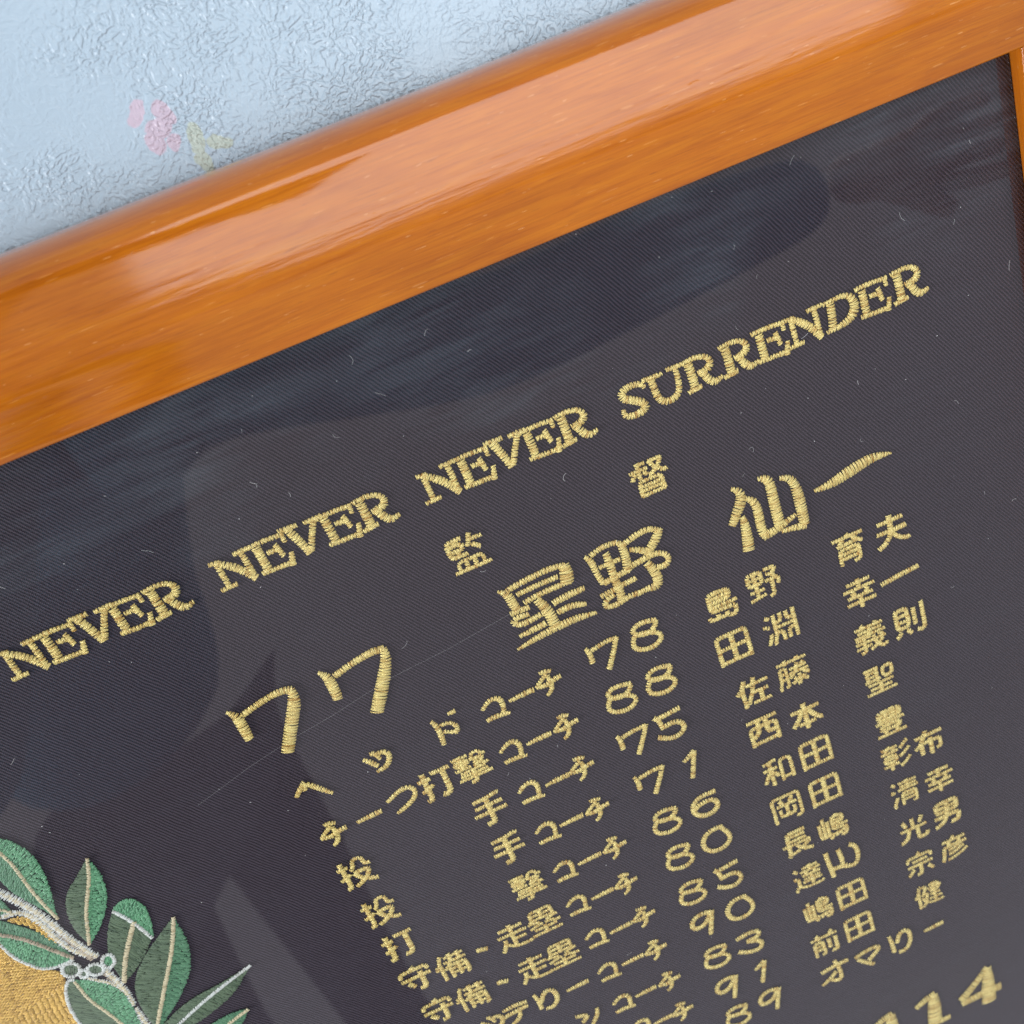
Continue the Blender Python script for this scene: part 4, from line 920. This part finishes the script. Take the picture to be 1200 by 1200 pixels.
def fibre(P, r, h):
    P = np.asarray(P, float); n0 = len(LV); n = len(P)
    d = np.gradient(P, axis=0); d /= np.hypot(d[:, 0], d[:, 1])[:, None] + 1e-9
    nr = np.stack([-d[:, 1], d[:, 0]], 1)
    for i in range(n):
        for c in range(3):
            a = 2 * math.pi * c / 3 + .5
            x = P[i] + nr[i] * r * math.cos(a)
            LV.append((x[0], x[1], h + r * math.sin(a)))
    for i in range(n - 1):
        for c in range(3):
            e = (c + 1) % 3
            LF.append((n0 + i * 3 + c, n0 + i * 3 + e, n0 + (i + 1) * 3 + e, n0 + (i + 1) * 3 + c))


for k in range(300):
    u = rng.uniform(-60, 505); v = rng.uniform(-90, 420)
    if rng.random() > math.exp(-max(v + 40, 0) / 120.0) + .12: continue
    kind = rng.random(); hgt = 4.62 if rng.random() < .6 else -0.1
    if kind < .62:
        a = rng.uniform(0, 6.28); l = rng.uniform(.25, .8)
        fibre([(u, v), (u + l * math.cos(a), v + l * math.sin(a))], rng.uniform(.07, .17), hgt)
    else:
        a = rng.uniform(0, 6.28); cu = rng.normal(0, .16); l = rng.uniform(1.5, 5.5); m = 9
        P = [(u, v)]
        for j in range(m):
            a += cu + rng.normal(0, .15); P.append((P[-1][0] + l / m * math.cos(a), P[-1][1] + l / m * math.sin(a)))
        fibre(P, rng.uniform(.035, .07), hgt)
fibre([(40, 96), (70, 88), (95, 83), (118, 80), (150, 74), (182, 72), (215, 68)], .022, 4.62)
lint = mesh_obj('lint', LV, np.array(LF), m_plain('pale_lint', (0.72, 0.72, 0.72), .7), None)
lint['kind'] = 'stuff'; lint['label'] = 'white lint fibres and dust specks scattered over the dark cloth and its pane'; lint['category'] = 'lint'


# ------------------------------------------------------------------ the person taking the picture and their phone (met as reflections in pane and varnish)
def skinned(name, pts, edges, radii, mat, parent, root=0):
    me = bpy.data.meshes.new(name); me.from_pydata([tuple(p) for p in pts], edges, []); me.update()
    o = bpy.data.objects.new(name, me); COL.objects.link(o)
    if parent is not None: o.parent = parent
    sk = o.modifiers.new('skin', 'SKIN'); sk.use_smooth_shade = True
    ly = me.skin_vertices[0] if me.skin_vertices else None
    if ly is None:
        me.attributes.new('skin', 'FLOAT', 'POINT')
    for i, r in enumerate(radii):
        ly.data[i].radius = (r, r) if not isinstance(r, tuple) else r
        ly.data[i].use_root = (i == root)
    sb = o.modifiers.new('smooth', 'SUBSURF'); sb.levels = 2; sb.render_levels = 2
    me.materials.append(mat)
    return o


CP = W(200.86, -174.16, 420.15)
PB = Vector((-0.42, -0.86, 0.0))                     # where the person stands
person = bpy.data.objects.new('person', None); COL.objects.link(person); person.location = PB
person['label'] = 'person in a dark teal jacket holding up a phone, reflected dimly in the pane'; person['category'] = 'person'


def rel(p): return Vector(p) + Vector((CP.x, 0, CP.z)) - PB


teal, skin_m, dark_m, hair_m = m_plain('teal_jacket_cloth', (0.07, 0.23, 0.33), .8, scale=8), m_plain('skin', (0.50, 0.30, 0.20), .5), m_plain('dark_trousers', (0.02, 0.02, 0.028), .8), m_plain('black_hair', (0.01, 0.008, 0.007), .5)
hipz = 0.93 - CP.z
J = [(-.44, -.86, hipz), (-.42, -.84, hipz + .18), (-.38, -.80, hipz + .36), (-.36, -.77, hipz + .47),
     (-.55, -.76, hipz + .44), (-.62, -.62, hipz + .26), (-.36, -.40, hipz + .30), (-.16, -.262, -.045),
     (-.17, -.74, hipz + .44), (.10, -.64, hipz + .38), (.30, -.60, hipz + .40), (.42, -.60, hipz + .40)]
E_ = [(0, 1), (1, 2), (2, 3), (2, 4), (4, 5), (5, 6), (6, 7), (2, 8), (8, 9), (9, 10), (10, 11)]
skinned('jacket', [rel(p) for p in J], E_, [(.17, .12), (.155, .11), (.17, .12), (.07, .07), (.075, .075), (.055, .055), (.045, .045), (.034, .034), (.075, .075), (.055, .055), (.047, .047), (.034, .034)], teal, person)
Lg = [(-.44, -.86, hipz + .02), (-.53, -.86, hipz - .08), (-.54, -.84, .50 - CP.z), (-.54, -.88, .09 - CP.z), (-.35, -.86, hipz - .08), (-.34, -.84, .50 - CP.z), (-.34, -.88, .09 - CP.z)]
skinned('trousers', [rel(p) for p in Lg], [(0, 1), (1, 2), (2, 3), (0, 4), (4, 5), (5, 6)], [(.15, .11), .085, .06, .05, .085, .06, .05], dark_m, person)
for sx_ in (-.54, -.34):
    skinned('shoe', [rel((sx_, -.92, .05 - CP.z)), rel((sx_, -.84, .045 - CP.z)), rel((sx_, -.74, .035 - CP.z))], [(0, 1), (1, 2)], [.042, .045, .034], hair_m, person)
Hd = [(-.36, -.77, hipz + .50), (-.355, -.755, hipz + .57), (-.35, -.74, hipz + .64), (-.345, -.735, hipz + .73), (-.345, -.74, hipz + .79)]
hd = skinned('head', [rel(p) for p in Hd], [(0, 1), (1, 2), (2, 3), (3, 4)], [.052, .050, (.066, .072), (.082, .090), (.06, .065)], skin_m, person)
skinned('hair', [rel((-.35, -.80, hipz + .66)), rel((-.35, -.785, hipz + .76)), rel((-.345, -.74, hipz + .815)), rel((-.34, -.70, hipz + .80))], [(0, 1), (1, 2), (2, 3)], [.07, .085, .075, .045], hair_m, person)
skinned('nose', [rel((-.335, -.665, hipz + .71)), rel((-.332, -.648, hipz + .685))], [(0, 1)], [.010, .014], skin_m, person)
CM = cam.matrix_world


def cl(x, y, z): return CM @ Vector((x, y, z)) - PB


def hand(wrist, palm, fwd, out, parent):
    """palm, four bent fingers of unequal length and a thumb leaving the side of the palm"""
    P_ = [wrist, palm]; Ed = [(0, 1)]; Rd = [.026, (.032, .018)]
    for k, (sp, ln) in enumerate(((-.027, .060), (-.009, .070), (.009, .066), (.026, .052))):
        b = palm + out * sp + fwd * .028; m_ = b + fwd * ln * .55 + out * sp * .15; e_ = m_ + fwd * ln * .35 + out.cross(fwd) * ln * .30
        n_ = len(P_); P_ += [b, m_, e_]; Ed += [(1, n_), (n_, n_ + 1), (n_ + 1, n_ + 2)]; Rd += [.0095, .0085, .0075]
    n_ = len(P_); P_ += [palm - out * .035 + fwd * .005, palm - out * .052 + fwd * .03]; Ed += [(1, n_), (n_, n_ + 1)]; Rd += [.012, .0095]
    skinned('hand', P_, Ed, Rd, skin_m, parent)


ax_x, ax_y, ax_z = (CM.to_3x3() @ Vector(v_) for v_ in ((1, 0, 0), (0, 1, 0), (0, 0, 1)))
hand(rel((-.16, -.262, -.045)), cl(-.128, -.030, .020), ax_y, ax_x, person)
hand(rel((.42, -.60, hipz + .40)), rel((.49, -.59, hipz + .395)), Vector((1, .1, -.05)).normalized(), Vector((0, -.2, 1)).normalized(), person)

ph = bpy.data.meshes.new('phone'); bm_v = []
x0, x1, y0, y1, rr = -.136, .014, -.022, .052, .010
ring = []
for cx, cy, a0 in ((x1 - rr, y1 - rr, 0), (x0 + rr, y1 - rr, 90), (x0 + rr, y0 + rr, 180), (x1 - rr, y0 + rr, 270)):
    for k in range(6):
        a = math.radians(a0 + k * 18); ring.append((cx + rr * math.cos(a), cy + rr * math.sin(a)))
n_ = len(ring)
Vp = [CM @ Vector((x, y, z)) for z in (.0012, .0092) for x, y in ring]
base = CM @ Vector(((x0 + x1) / 2, y0, .005))
ph.from_pydata([tuple(v - base) for v in Vp], [], [tuple(range(n_))[::-1], tuple(range(n_, 2 * n_))] + [(i, (i + 1) % n_, n_ + (i + 1) % n_, n_ + i) for i in range(n_)])
ph.materials.append(m_plain('black_phone_glass', (0.012, 0.012, 0.014), .15)); ph.update()
po = bpy.data.objects.new('phone', ph); COL.objects.link(po); po.location = base
po['label'] = 'black phone held up in front of the frame, reflected as a dark patch'; po['category'] = 'phone'
